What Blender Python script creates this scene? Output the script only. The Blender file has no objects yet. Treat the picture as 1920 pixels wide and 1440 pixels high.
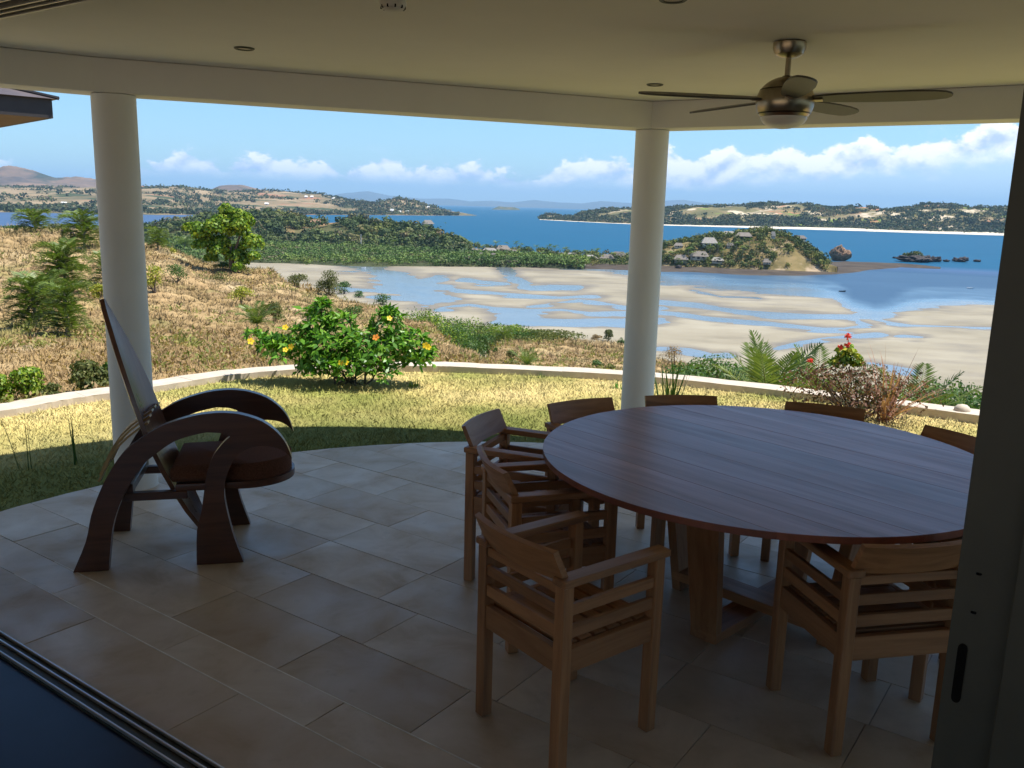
import bpy, bmesh, math, random
import numpy as np
from mathutils import Matrix, Vector
random.seed(7); rng = np.random.default_rng(7)
S = bpy.context.scene; COL = S.collection
R = math.radians

# ------------------------------------------------------------------ camera
F, CX, CY, EYE = 1640.0, 960.0, 720.0, 1.80
PITCH, ROLL = math.atan(334 / F), R(1.55)
FW = np.array([0, math.cos(PITCH), -math.sin(PITCH)])
_u = np.array([0, math.sin(PITCH), math.cos(PITCH)]); _x = np.array([1.0, 0, 0])
AX = math.cos(ROLL) * _x + math.sin(ROLL) * _u
AU = math.cos(ROLL) * _u - math.sin(ROLL) * _x
E0 = np.array([0, 0, EYE])
cd = bpy.data.cameras.new('camera'); cam = bpy.data.objects.new('camera', cd); COL.objects.link(cam)
cd.sensor_width = 36; cd.lens = 36 * F / 1920; cd.clip_start = .05; cd.clip_end = 200000
cam.matrix_world = Matrix([[AX[i], AU[i], -FW[i], E0[i]] for i in range(3)] + [[0, 0, 0, 1]])
S.camera = cam

# ------------------------------------------------------------------ world: clear sky with a band of cumulus round the horizon
SUN_EL, SUN_AZ = R(64), R(4)            # azimuth measured from +x towards +y
W = bpy.data.worlds.new('World'); S.world = W; W.use_nodes = True
nt = W.node_tree; N = nt.nodes; LK = nt.links; N.clear()
def wn(t, **k):
    n = N.new(t)
    for a, b in k.items(): setattr(n, a, b)
    return n
def wm(op, a, b=None, c=None, clamp=False):
    n = N.new('ShaderNodeMath'); n.operation = op; n.use_clamp = clamp
    for i, v in enumerate((a, b, c)):
        if v is None: continue
        if isinstance(v, (int, float)): n.inputs[i].default_value = v
        else: LK.new(v, n.inputs[i])
    return n.outputs[0]
sky = wn('ShaderNodeTexSky', sky_type='NISHITA', sun_disc=False, sun_elevation=SUN_EL, sun_rotation=math.pi / 2 - SUN_AZ)
sky.altitude = 0; sky.air_density = 1.0; sky.dust_density = .25; sky.ozone_density = 2.2
tc = wn('ShaderNodeTexCoord'); sep = wn('ShaderNodeSeparateXYZ'); LK.new(tc.outputs['Generated'], sep.inputs[0])
dx, dy, dz = sep.outputs
elev = wm('MULTIPLY', wm('ARCSINE', dz), 180 / math.pi)                  # degrees
azim = wm('MULTIPLY', wm('ARCTAN2', dx, dy), 180 / math.pi)              # degrees from +y
def wnoise(scale, zs, detail, rough, dzoff=0.0, dist=0.0, off=(0, 0, 0)):
    cb = wn('ShaderNodeCombineXYZ'); LK.new(wm('ADD', dx, off[0]), cb.inputs[0]); LK.new(wm('ADD', dy, off[1]), cb.inputs[1])
    LK.new(wm('MULTIPLY_ADD', dz, zs, dzoff * zs + off[2]), cb.inputs[2])
    t = wn('ShaderNodeTexNoise'); t.inputs['Scale'].default_value = scale; t.inputs['Detail'].default_value = detail
    t.inputs['Roughness'].default_value = rough; t.inputs['Distortion'].default_value = dist
    LK.new(cb.outputs[0], t.inputs['Vector']); return t.outputs['Fac']
def azcurve(pts):            # value as a function of azimuth, degrees
    r = wn('ShaderNodeValToRGB'); LK.new(wm('MULTIPLY_ADD', azim, 1 / 360, .5), r.inputs[0])
    e = r.color_ramp.elements
    while len(e) > 1: e.remove(e[-1])
    e[0].position = pts[0][0] / 360 + .5; e[0].color = (pts[0][1] / 10,) * 3 + (1,)
    for a, v in pts[1:]:
        q = e.new(a / 360 + .5); q.color = (v / 10,) * 3 + (1,)
    return wm('MULTIPLY', r.outputs[0], 10)
top = azcurve([(-170, 2.2), (-110, 1.9), (-60, 1.5), (-31, 1.4), (-27, 1.3), (-21, 1.9), (-14, 2.0), (-11, 1.7), (-8, 2.9), (-5.5, 2.3), (-4.6, 1.7), (-3.2, 3.0), (-.5, 2.4), (1, 2.2),
               (3, 3.0), (7, 3.1), (10, 3.2), (14, 3.5), (18, 3.7), (21, 4.4), (32, 4.6), (50, 3.8), (80, 2.4), (120, 2.0), (165, 2.2)])
base = azcurve([(-170, 1.3), (-60, 1.2), (-22, 1.4), (-14, 1.4), (-8, 1.3), (0, 1.2), (6, 1.2), (12, 1.3), (22, 1.8), (32, 1.8), (60, 1.4), (120, 1.2), (165, 1.3)])
n1 = wnoise(22, 1.5, 7, .58, off=(3.1, 0, .4)); n2 = wnoise(8, 1.6, 3, .5, off=(0, 5.0, 0)); n3 = wnoise(70, 1.6, 4, .6); n1s = wnoise(22, 1.5, 7, .58, dzoff=.012, off=(3.1, 0, .4))
def cen(n, k): return wm('MULTIPLY', wm('SUBTRACT', n, .5), k)
deep = wm('ADD', wm('SUBTRACT', top, elev), wm('ADD', wm('ADD', cen(n1, 4.6), cen(n2, 4.4)), cen(n3, 1.5)))       # degrees below the lumpy cloud top
puff = wm('MULTIPLY', wm('MULTIPLY', deep, 3.0, clamp=True), wm('SUBTRACT', wm('ADD', 1.75, cen(n1, 5.0)), wm('MULTIPLY', deep, .75), clamp=True))
puff = wm('MULTIPLY', puff, wm('MULTIPLY', wm('SUBTRACT', elev, wm('MULTIPLY', base, .72)), 1.3, clamp=True))
veil = wm('MULTIPLY', wm('MULTIPLY', wm('ADD', deep, .5), .42, clamp=True), wm('MULTIPLY', wm('ADD', elev, .2), .55, clamp=True)); veil = wm('MULTIPLY', veil, .72)
lit = wm('ADD', wm('MULTIPLY', wm('SUBTRACT', n1, n1s), 4.6), .72, clamp=True)
vcol = wn('ShaderNodeMix', data_type='RGBA'); vcol.inputs[0].default_value = .5; vcol.inputs[6].default_value = (4.3, 5.9, 7.6, 1); vcol.inputs[7].default_value = (5.4, 6.6, 7.9, 1); LK.new(n2, vcol.inputs[0])
ccol = wn('ShaderNodeMix', data_type='RGBA'); LK.new(lit, ccol.inputs[0])
ccol.inputs[6].default_value = (4.3, 5.2, 7.2, 1); ccol.inputs[7].default_value = (9.6, 9.4, 9.2, 1)
# a bluer, deeper air than the default model
tint = wn('ShaderNodeMix', data_type='RGBA', blend_type='MULTIPLY'); tint.inputs[0].default_value = 1
LK.new(sky.outputs[0], tint.inputs[6]); tint.inputs[7].default_value = (.70, .92, 1.08, 1)
skm = wn('ShaderNodeMix', data_type='RGBA'); LK.new(veil, skm.inputs[0]); LK.new(tint.outputs[2], skm.inputs[6]); LK.new(vcol.outputs[2], skm.inputs[7])
sk2 = wn('ShaderNodeMix', data_type='RGBA'); LK.new(puff, sk2.inputs[0]); LK.new(skm.outputs[2], sk2.inputs[6]); LK.new(ccol.outputs[2], sk2.inputs[7])
bg = wn('ShaderNodeBackground'); bg.inputs[1].default_value = .085; LK.new(sk2.outputs[2], bg.inputs[0])
wo = wn('ShaderNodeOutputWorld'); LK.new(bg.outputs[0], wo.inputs[0])

# ------------------------------------------------------------------ sun and exposure
sl = bpy.data.lights.new('sun', 'SUN'); sun = bpy.data.objects.new('sun', sl); COL.objects.link(sun)
sl.energy = 4.2; sl.angle = R(.53); sl.color = (1, .95, .87)
sd = Vector((math.cos(SUN_EL) * math.cos(SUN_AZ), math.cos(SUN_EL) * math.sin(SUN_AZ), math.sin(SUN_EL)))
sun.rotation_euler = sd.to_track_quat('Z', 'Y').to_euler(); sun.location = (20, 0, 40)
V = S.view_settings; V.view_transform = 'Standard'; V.look = 'None'; V.exposure = 0.95; V.gamma = 1.0; V.use_curve_mapping = False
C = S.cycles; C.use_denoising = True; C.max_bounces = 10; C.diffuse_bounces = 6; C.glossy_bounces = 4; C.volume_bounces = 0; C.transparent_max_bounces = 12
C.sample_clamp_indirect = 6; C.caustics_reflective = False; C.caustics_refractive = False

# ------------------------------------------------------------------ pixel / place helpers (survey of the photograph)
def ray(px, py): return (px - CX) / F * AX - (py - CY) / F * AU + FW
def onz(px, py, z): d = ray(px, py); return E0 + (z - EYE) / d[2] * d
def at(px, py, r): d = ray(px, py); return E0 + r / math.hypot(d[0], d[1]) * d
def proj(x, y, z):
    P = np.stack([x, y, z - EYE], -1); w = P @ FW
    return CX + F * (P @ AX) / w, CY - F * (P @ AU) / w
def pxaz(px, py=470): d = ray(px, py); return math.atan2(d[0], d[1])
SEA = EYE - 40.0

# ------------------------------------------------------------------ noise in numpy
def _h(i, j, s):
    n = (i * 374761393 + j * 668265263 + s * 974711) & 0x7fffffff
    n = ((n ^ (n >> 13)) * 1274126177) & 0x7fffffff
    return ((n ^ (n >> 16)) & 0xffff) / 65535.0
def vnoise(x, y, s=0):
    i = np.floor(x).astype(np.int64); j = np.floor(y).astype(np.int64); u = x - i; v = y - j
    u = u * u * (3 - 2 * u); v = v * v * (3 - 2 * v)
    return (_h(i, j, s) * (1 - u) + _h(i + 1, j, s) * u) * (1 - v) + (_h(i, j + 1, s) * (1 - u) + _h(i + 1, j + 1, s) * u) * v
def fbm(x, y, s=0, o=4):
    r = 0; a = .5
    for k in range(o): r = r + a * vnoise(x, y, s + k); x = x * 2.03 + 1.7; y = y * 2.03 + 9.2; a *= .5
    return r / (1 - .5 ** o)

# ------------------------------------------------------------------ material helpers
class NT:
    def __init__(s, name):
        s.m = bpy.data.materials.new(name); s.m.use_nodes = True; s.t = s.m.node_tree; s.n = s.t.nodes
        s.b = s.n['Principled BSDF']; s.o = s.n['Material Output']
    def node(s, t, **k):
        n = s.n.new(t)
        for a, b in k.items(): setattr(n, a, b)
        return n
    def link(s, a, b): s.t.links.new(a, b)
    def coord(s, kind='Object', scale=(1, 1, 1), rot=(0, 0, 0)):
        if kind == 'World': src = s.node('ShaderNodeNewGeometry').outputs['Position']
        else: src = s.node('ShaderNodeTexCoord').outputs[kind]
        mp = s.node('ShaderNodeMapping'); mp.inputs['Scale'].default_value = scale; mp.inputs['Rotation'].default_value = rot
        s.link(src, mp.inputs[0]); return mp.outputs[0]
    def noise(s, vec, scale=1, detail=4, rough=.55, dist=0):
        t = s.node('ShaderNodeTexNoise'); t.inputs['Scale'].default_value = scale; t.inputs['Detail'].default_value = detail
        t.inputs['Roughness'].default_value = rough; t.inputs['Distortion'].default_value = dist
        s.link(vec, t.inputs['Vector']); return t.outputs['Fac']
    def ramp(s, fac, stops):
        r = s.node('ShaderNodeValToRGB'); e = r.color_ramp.elements
        while len(e) > 1: e.remove(e[-1])
        for i, (p, c) in enumerate(stops):
            q = e[0] if i == 0 else e.new(p)
            q.position = p; q.color = tuple(c) + (1,) if len(c) == 3 else c
        s.link(fac, r.inputs[0]); return r.outputs[0]
    def mix(s, fac, a, b, mode='MIX'):
        n = s.node('ShaderNodeMix', data_type='RGBA', blend_type=mode)
        for i, v in ((0, fac), (6, a), (7, b)):
            if isinstance(v, (int, float)): n.inputs[i].default_value = v
            elif isinstance(v, tuple): n.inputs[i].default_value = v + (1,)
            else: s.link(v, n.inputs[i])
        return n.outputs[2]
    def math(s, op, a, b=None, clamp=False):
        n = s.node('ShaderNodeMath', operation=op, use_clamp=clamp)
        for i, v in enumerate((a, b)):
            if v is None: continue
            if isinstance(v, (int, float)): n.inputs[i].default_value = v
            else: s.link(v, n.inputs[i])
        return n.outputs[0]
    def bump(s, h, strength=.3, dist=.01):
        b = s.node('ShaderNodeBump'); b.inputs['Strength'].default_value = strength; b.inputs['Distance'].default_value = dist
        s.link(h, b.inputs['Height']); s.link(b.outputs[0], s.b.inputs['Normal'])
    def set(s, **k):
        names = dict(color='Base Color', rough='Roughness', metal='Metallic', spec='Specular IOR Level', coat='Coat Weight', coatr='Coat Roughness', trans='Transmission Weight', ior='IOR', alpha='Alpha')
        for a, v in k.items():
            i = s.b.inputs[names[a]]
            if isinstance(v, (int, float)): i.default_value = v
            elif isinstance(v, tuple): i.default_value = v + (1,)
            else: s.link(v, i)
        return s
M = {}
def plain(name, col, rough=.6, metal=0, spec=.5, vary=.12, scale=6, bump=0, bdist=.004):
    t = NT(name); v = t.coord('World'); n = t.noise(v, scale, 5, .6)
    dark = tuple(c * (1 - vary) for c in col); lite = tuple(min(1, c * (1 + vary)) for c in col)
    t.set(color=t.ramp(n, [(.3, dark), (.7, lite)]), rough=rough, metal=metal, spec=spec)
    if bump: t.bump(t.noise(v, scale * 14, 3), bump, bdist)
    M[name] = t.m; return t.m
def wood(name, c1, c2, c3, rough, axis=0, spec=.5, coat=0, grain=1.0):
    t = NT(name); sc = [28, 28, 28]; sc[axis] = 2.2
    v = t.coord('Object', tuple(s * grain for s in sc))
    ri = t.node('ShaderNodeObjectInfo').outputs['Random']
    ad = t.node('ShaderNodeVectorMath', operation='ADD'); cb = t.node('ShaderNodeCombineXYZ')
    for i in range(3): t.link(t.math('MULTIPLY', ri, 37.0 + 11 * i), cb.inputs[i])
    t.link(v, ad.inputs[0]); t.link(cb.outputs[0], ad.inputs[1])
    g = t.noise(ad.outputs[0], 1, 6, .62, .6)
    col = t.ramp(g, [(.25, c1), (.5, c2), (.78, c3)])
    dk = t.ramp(ri, [(0, (.76, .74, .72)), (1, (1.12, 1.1, 1.06))])
    t.set(color=t.mix(1.0, col, dk, 'MULTIPLY'), rough=t.ramp(g, [(.2, (rough + .1,) * 3), (.8, (rough - .06,) * 3)]), spec=spec, coat=coat)
    t.b.inputs['Coat Roughness'].default_value = .25
    t.bump(g, .18, .003); M[name] = t.m; return t.m
for ax in range(3): wood('teak_%s' % 'xyz'[ax], (.21, .088, .034), (.34, .15, .058), (.45, .215, .09), .48, ax)
wood('table_wood', (.20, .062, .038), (.30, .095, .056), (.41, .14, .083), .33, 0, .45, .05, .55)
wood('dark_wood', (.045, .017, .010), (.085, .032, .018), (.13, .052, .028), .34, 0, .5, .2, .7)
wood('back_wood', (.08, .033, .018), (.13, .056, .03), (.18, .085, .045), .3, 2, .5, .2, .6)
plain('slat_wood_lit', (.45, .30, .12), .35, vary=.2)  # golden light on the armchair's rear slats, put into a lighter wood colour
plain('wall_paint', (.74, .715, .66), .85, vary=.03, scale=2.5, bump=.05)
plain('ceiling_paint', (.77, .74, .69), .9, vary=.035, scale=1.3, bump=.04)
plain('room_paint', (.78, .68, .54), .9, vary=.04)
plain('rail_metal', (.6, .59, .56), .3, .7, vary=.1, scale=9)
plain('aluminium', (.062, .064, .05), .5, .2, vary=.08, scale=9)
plain('dark_rubber', (.006, .006, .006), .8, spec=.1)
plain('pale_grout', (.80, .74, .64), .9, vary=.2, scale=9)
plain('grout', (.36, .30, .23), .9, vary=.2, scale=20)
plain('fan_metal', (.36, .30, .21), .3, .95, vary=.15, scale=18)
plain('fan_dark', (.05, .045, .038), .4, .6)
plain('blade_paint', (.085, .077, .06), .45, .2, vary=.1)
plain('concrete', (.52, .44, .345), .85, vary=.16, scale=5, bump=.25)
plain('bounce_warm', (.55, .40, .26), .9, vary=.15, scale=2)  # warm tone for the added ground that bounces sun indoors
plain('roof_sheet', (.10, .08, .08), .55, vary=.25, scale=3)
plain('soffit_brown', (.10, .07, .045), .8)
plain('fascia', (.028, .023, .022), .6, vary=.2)
plain('bark', (.12, .09, .065), .9, vary=.35, scale=14, bump=.5)
plain('pale_bark', (.30, .26, .20), .9, vary=.3, scale=10)
plain('thatch', (.21, .18, .15), .95, vary=.25, scale=1.2)
plain('thatch_pale', (.30, .275, .24), .95, vary=.2, scale=1.2)
plain('thatch_dark', (.17, .145, .125), .95, vary=.25, scale=1.2)
plain('whitewash', (.72, .69, .63), .9, vary=.06, scale=.8)
plain('cream_wall', (.55, .47, .36), .9, vary=.1, scale=.8)
plain('dark_opening', (.03, .03, .032), .5)
plain('boat_white', (.78, .78, .76), .4, vary=.04)
plain('boat_dark', (.05, .055, .06), .5)
plain('rock_red', (.36, .22, .13), .95, vary=.5, scale=.45, bump=1, bdist=.9)
plain('rock_dark', (.055, .045, .042), .95, vary=.5, scale=.5, bump=.8, bdist=.4)
plain('hide', (.02, .016, .014), .7)
plain('yellow_petal', (.85, .58, .015), .5, vary=.08, scale=30)
plain('orange_petal', (.80, .28, .03), .5, vary=.1, scale=30)
plain('red_petal', (.75, .06, .03), .5, vary=.2, scale=30)
t = NT('frosted_glass'); t.set(color=(.80, .77, .70), rough=.35); M['frosted_glass'] = t.m
t = NT('lamp_lens'); t.set(color=(.55, .5, .4), rough=.3); M['lamp_lens'] = t.m
t = NT('pane_glass'); tp = t.node('ShaderNodeBsdfTransparent'); tp.inputs[0].default_value = (.82, .88, .85, 1); gl = t.node('ShaderNodeBsdfGlossy'); gl.inputs['Roughness'].default_value = .02
fr = t.node('ShaderNodeFresnel'); fr.inputs[0].default_value = 1.5; mx = t.node('ShaderNodeMixShader'); t.link(fr.outputs[0], mx.inputs[0]); t.link(tp.outputs[0], mx.inputs[1]); t.link(gl.outputs[0], mx.inputs[2]); t.link(mx.outputs[0], t.o.inputs[0]); M['pane_glass'] = t.m
t = NT('cushion'); v = t.coord('Object'); n = t.noise(v, 220, 2); t.set(color=t.ramp(n, [(.35, (.085, .032, .016)), (.65, (.15, .062, .034))]), rough=.95, spec=.2); t.bump(n, .5, .002); M['cushion'] = t.m
# honed limestone tile: each tile its own tone, cloudy stains
t = NT('limestone'); v = t.coord('World'); ri = t.node('ShaderNodeObjectInfo').outputs['Random']
ad = t.node('ShaderNodeVectorMath', operation='ADD'); cb = t.node('ShaderNodeCombineXYZ')
for i in range(3): t.link(t.math('MULTIPLY', ri, 50.0 + 7 * i), cb.inputs[i])
t.link(v, ad.inputs[0]); t.link(cb.outputs[0], ad.inputs[1])
n = t.noise(ad.outputs[0], 3.0, 7, .62, .5); n2 = t.noise(ad.outputs[0], 11, 5, .65); n3 = t.noise(ad.outputs[0], 1.6, 2, .5)
c = t.ramp(n, [(.28, (.46, .35, .23)), (.46, (.59, .48, .345)), (.68, (.69, .58, .44))])
c = t.mix(t.ramp(n3, [(.45, (0, 0, 0)), (.7, (.55, .55, .55))]), c, (.44, .30, .165))
c = t.mix(t.ramp(n2, [(.60, (0, 0, 0)), (.80, (.6, .6, .6))]), c, (.40, .31, .21))
c = t.mix(1.0, c, t.ramp(ri, [(0, (.86, .81, .74)), (.5, (1, .97, .93)), (1, (1.07, 1.06, 1.06))]), 'MULTIPLY')
t.set(color=c, rough=t.ramp(n, [(.3, (.66,) * 3), (.66, (.33,) * 3)]), spec=.45); t.bump(t.noise(v, 26, 4), .10, .003); M['limestone'] = t.m
t = NT('room_floor'); v = t.coord('World'); n = t.noise(v, 5, 4); t.set(color=t.ramp(n, [(.3, (.006, .007, .024)), (.7, (.011, .012, .038))]), rough=.3, spec=.25); M['room_floor'] = t.m
# dry lawn
def straw(name, a, b, c, s1, s2, rough=.9, rand=True, extra=None):
    t = NT(name); v = t.coord('World'); n1 = t.noise(v, s1, 3, .5); n2 = t.noise(v, s2, 4, .6)
    col = t.ramp(n1, [(.36, a), (.50, b), (.66, c)])
    col = t.mix(1.0, col, t.ramp(n2, [(.2, (.70, .70, .70)), (.8, (1.22, 1.2, 1.15))]), 'MULTIPLY')
    if rand:
        rp = t.node('ShaderNodeNewGeometry').outputs['Random Per Island']
        col = t.mix(1.0, col, t.ramp(rp, [(0, (.74, .76, .70)), (.6, (1, 1, 1)), (1, (1.18, 1.14, 1.06))]), 'MULTIPLY')
    if extra: col = extra(t, v, col)
    t.set(color=col, rough=rough, spec=.15); M[name] = t.m
    if rand:
        g = t.node('ShaderNodeNewGeometry').outputs['Normal']; sc = t.node('ShaderNodeVectorMath', operation='SCALE'); t.link(g, sc.inputs[0]); sc.inputs['Scale'].default_value = .55
        ad = t.node('ShaderNodeVectorMath', operation='ADD'); t.link(sc.outputs[0], ad.inputs[0]); ad.inputs[1].default_value = (0, 0, .8); nm = t.node('ShaderNodeVectorMath', operation='NORMALIZE'); t.link(ad.outputs[0], nm.inputs[0]); t.link(nm.outputs[0], t.b.inputs['Normal'])
    return t
def nearhouse(t, v, col):
    d = t.node('ShaderNodeVectorMath', operation='DISTANCE'); t.link(t.node('ShaderNodeNewGeometry').outputs['Position'], d.inputs[0]); d.inputs[1].default_value = (.126, 3.122, -.07)
    w = t.math('ADD', d.outputs['Value'], t.math('MULTIPLY', t.math('SUBTRACT', t.noise(v, .9, 3), .5), 1.6))
    return t.mix(t.ramp(t.math('DIVIDE', w, 10), [(.42, (.85,) * 3), (.56, (.0,) * 3)]), col, (.115, .15, .03))
straw('lawn_soil', (.25, .25, .07), (.47, .37, .14), (.55, .42, .19), .55, 7, rand=False, extra=nearhouse)
straw('lawn_grass', (.38, .40, .11), (.72, .61, .25), (.82, .70, .34), .55, 7, extra=nearhouse)
def redpatch(t, v, col):
    n = t.noise(v, .055, 4, .6); col = t.mix(t.ramp(n, [(.50, (0, 0, 0)), (.68, (.6,) * 3)]), col, (.32, .195, .10))
    g = t.noise(v, .11, 4, .6, .5); col = t.mix(t.ramp(g, [(.54, (0, 0, 0)), (.70, (.8,) * 3)]), col, (.20, .21, .06))
    p = t.noise(v, .16, 3, .5); return t.mix(t.ramp(p, [(.60, (0, 0, 0)), (.74, (.8,) * 3)]), col, (.54, .43, .27))
straw('hill_soil', (.30, .205, .10), (.40, .28, .135), (.46, .345, .185), .05, .9, rand=False, extra=redpatch)
straw('hill_grass', (.31, .21, .10), (.415, .29, .14), (.475, .355, .19), .05, .9, extra=redpatch)
# leaves
def leafmat(name, dark, mid, lite, gloss=.45, sub=True, patch=0, tone=False):
    t = NT(name); rp = t.node('ShaderNodeNewGeometry').outputs['Random Per Island']
    if tone:
        an = t.node('ShaderNodeAttribute', attribute_name='tone'); col = t.ramp(an.outputs['Fac'], [(0, dark), (.45, mid), (.8, lite), (1, (.15, .125, .075))])
        col = t.mix(1.0, col, t.ramp(rp, [(0, (.72,) * 3), (1, (1.25,) * 3)]), 'MULTIPLY')
    else: col = t.ramp(rp, [(0, dark), (.5, mid), (1, lite)])
    if patch:
        v = t.coord('World'); n = t.noise(v, patch, 3, .55)
        col = t.mix(1.0, col, t.ramp(n, [(.32, (.62, .68, .68)), (.5, (1, 1, 1)), (.68, (1.45, 1.22, .95))]), 'MULTIPLY')
    t.set(color=col, rough=gloss, spec=.3)
    tr = t.node('ShaderNodeBsdfTranslucent'); t.link(t.mix(1.0, col, (1.0, 1.15, .5), 'MULTIPLY'), tr.inputs[0])
    mx = t.node('ShaderNodeMixShader'); mx.inputs[0].default_value = .12 if tone else .28
    t.link(t.b.outputs[0], mx.inputs[1]); t.link(tr.outputs[0], mx.inputs[2]); t.link(mx.outputs[0], t.o.inputs[0]); M[name] = t.m
leafmat('leaf_glossy', (.04, .13, .012), (.10, .26, .022), (.24, .42, .04), .36)
leafmat('leaf_bright', (.06, .14, .012), (.17, .28, .022), (.34, .40, .035), .5)
leafmat('leaf_olive', (.045, .065, .016), (.10, .125, .03), (.19, .19, .055), .6)
leafmat('leaf_green', (.025, .07, .014), (.06, .135, .024), (.12, .20, .04), .5)
leafmat('leaf_palm', (.06, .105, .022), (.135, .20, .042), (.23, .285, .075), .45)
leafmat('leaf_yellow', (.15, .19, .02), (.30, .33, .03), (.50, .44, .06), .5)
leafmat('leaf_red', (.06, .03, .018), (.16, .06, .04), (.23, .14, .075), .6)
leafmat('leaf_pink', (.28, .12, .08), (.45, .24, .16), (.55, .38, .22), .5)
leafmat('leaf_blade', (.02, .05, .015), (.05, .10, .02), (.09, .16, .03), .4)
leafmat('leaf_variegated', (.06, .14, .015), (.22, .32, .03), (.55, .50, .06), .4)
leafmat('leaf_wood', (.028, .052, .020), (.070, .105, .032), (.13, .16, .045), .8, patch=.012, tone=True)
leafmat('leaf_mangrove', (.08, .14, .032), (.115, .185, .044), (.15, .225, .058), .8, patch=.015, tone=True)
leafmat('leaf_far', (.035, .055, .028), (.062, .088, .04), (.11, .12, .055), .9, patch=.004, tone=True)
leafmat('leaf_islet', (.035, .065, .020), (.095, .13, .034), (.19, .21, .05), .8, patch=.05, tone=True)
leafmat('leaf_weed', (.13, .15, .035), (.23, .24, .06), (.33, .31, .10), .7)
leafmat('leaf_dry', (.22, .145, .07), (.33, .22, .11), (.43, .31, .17), .8)

# ------------------------------------------------------------------ object helpers
def tag(o, label=None, cat=None, group=None, kind=None):
    if label: o['label'] = label
    if cat: o['category'] = cat
    if group: o['group'] = group
    if kind: o['kind'] = kind
    return o
def link(name, data, parent=None, loc=None, rotz=None):
    o = bpy.data.objects.new(name, data); COL.objects.link(o)
    if parent is not None: o.parent = parent
    if loc is not None: o.location = [float(a) for a in loc]
    if rotz is not None: o.rotation_euler = (0, 0, rotz)
    return o
def empty(name, loc, rotz=0, label=None, cat=None, group=None):
    o = link(name, None, None, loc, rotz); o.empty_display_size = .1
    return tag(o, label, cat, group)
def copy_tree(o, parent=None):
    c = o.copy(); COL.objects.link(c); c.parent = parent
    for ch in o.children: copy_tree(ch, c)
    return c
def npmesh(name, verts, faces, mat=None, smooth=False):
    verts = np.ascontiguousarray(verts, dtype=np.float32); faces = np.ascontiguousarray(faces, dtype=np.int32)
    me = bpy.data.meshes.new(name); k = faces.shape[1]
    me.vertices.add(len(verts)); me.vertices.foreach_set('co', verts.ravel())
    me.loops.add(faces.size); me.loops.foreach_set('vertex_index', faces.ravel())
    me.polygons.add(len(faces)); me.polygons.foreach_set('loop_start', np.arange(0, faces.size, k, dtype=np.int32))
    if smooth: me.polygons.foreach_set('use_smooth', np.ones(len(faces), dtype=bool))
    me.update(calc_edges=True); me.validate()
    if mat: me.materials.append(M[mat])
    return me
class MB:
    def __init__(s): s.bm = bmesh.new()
    def box(s, a, b, bev=0):
        v = [s.bm.verts.new((x, y, z)) for x in (a[0], b[0]) for y in (a[1], b[1]) for z in (a[2], b[2])]
        for f in ((0, 1, 3, 2), (4, 6, 7, 5), (0, 4, 5, 1), (2, 3, 7, 6), (0, 2, 6, 4), (1, 5, 7, 3)): s.bm.faces.new([v[i] for i in f])
        if bev:
            es = list({e for q in v for e in q.link_edges}); bmesh.ops.bevel(s.bm, geom=es, offset=bev, segments=1, profile=.5, affect='EDGES')
        return s
    def prism(s, pts, fn, h0, h1, bev=0):
        """polygon pts (a,b) extruded between h0 and h1; fn(a,b,h) -> xyz"""
        A = [s.bm.verts.new(fn(a, b, h0)) for a, b in pts]; B = [s.bm.verts.new(fn(a, b, h1)) for a, b in pts]; n = len(pts)
        fs = [s.bm.faces.new(A[::-1]), s.bm.faces.new(B)] + [s.bm.faces.new((A[i], A[(i + 1) % n], B[(i + 1) % n], B[i])) for i in range(n)]
        if bev:
            es = list({e for q in A for e in q.link_edges if e.other_vert(q) in A} | {e for q in B for e in q.link_edges if e.other_vert(q) in B})
            bmesh.ops.bevel(s.bm, geom=es, offset=bev, segments=2, profile=.5, affect='EDGES')
        return s
    def tube(s, path, rad, seg=8, cap=True):
        path = [Vector([float(q) for q in p]) for p in path]; rings = []
        for i, p in enumerate(path):
            d = (path[min(i + 1, len(path) - 1)] - path[max(i - 1, 0)]).normalized()
            a = d.cross(Vector((0, 0, 1))); a = a.normalized() if a.length > 1e-3 else Vector((1, 0, 0)); b = d.cross(a)
            r = float(rad[i] if hasattr(rad, '__len__') else rad)
            rings.append([s.bm.verts.new(p + r * (math.cos(2 * math.pi * k / seg) * a + math.sin(2 * math.pi * k / seg) * b)) for k in range(seg)])
        for q, w in zip(rings, rings[1:]):
            for k in range(seg): s.bm.faces.new((q[k], q[(k + 1) % seg], w[(k + 1) % seg], w[k]))
        if cap: s.bm.faces.new(rings[0][::-1]); s.bm.faces.new(rings[-1])
        return s
    def lathe(s, prof, seg=32, c=(0, 0, 0)):
        rings = []
        for r, z in prof:
            rings.append([s.bm.verts.new((c[0] + max(r, 1e-4) * math.cos(2 * math.pi * k / seg), c[1] + max(r, 1e-4) * math.sin(2 * math.pi * k / seg), c[2] + z)) for k in range(seg)])
        for q, w in zip(rings, rings[1:]):
            for k in range(seg): s.bm.faces.new((q[k], q[(k + 1) % seg], w[(k + 1) % seg], w[k]))
        s.bm.faces.new(rings[0][::-1]); s.bm.faces.new(rings[-1]); return s
    def data(s, name, mat, smooth=False, angle=35):
        bmesh.ops.recalc_face_normals(s.bm, faces=s.bm.faces)
        me = bpy.data.meshes.new(name); s.bm.to_mesh(me); s.bm.free()
        if mat: me.materials.append(M[mat])
        if smooth:
            me.polygons.foreach_set('use_smooth', np.ones(len(me.polygons), dtype=bool)); me.set_sharp_from_angle(angle=R(angle))
        return me
    def build(s, name, mat, parent=None, loc=None, rotz=None, smooth=False, angle=35):
        return link(name, s.data(name, mat, smooth, angle), parent, loc, rotz)
def XYZ(a, b, h): return (a, b, h)

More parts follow.
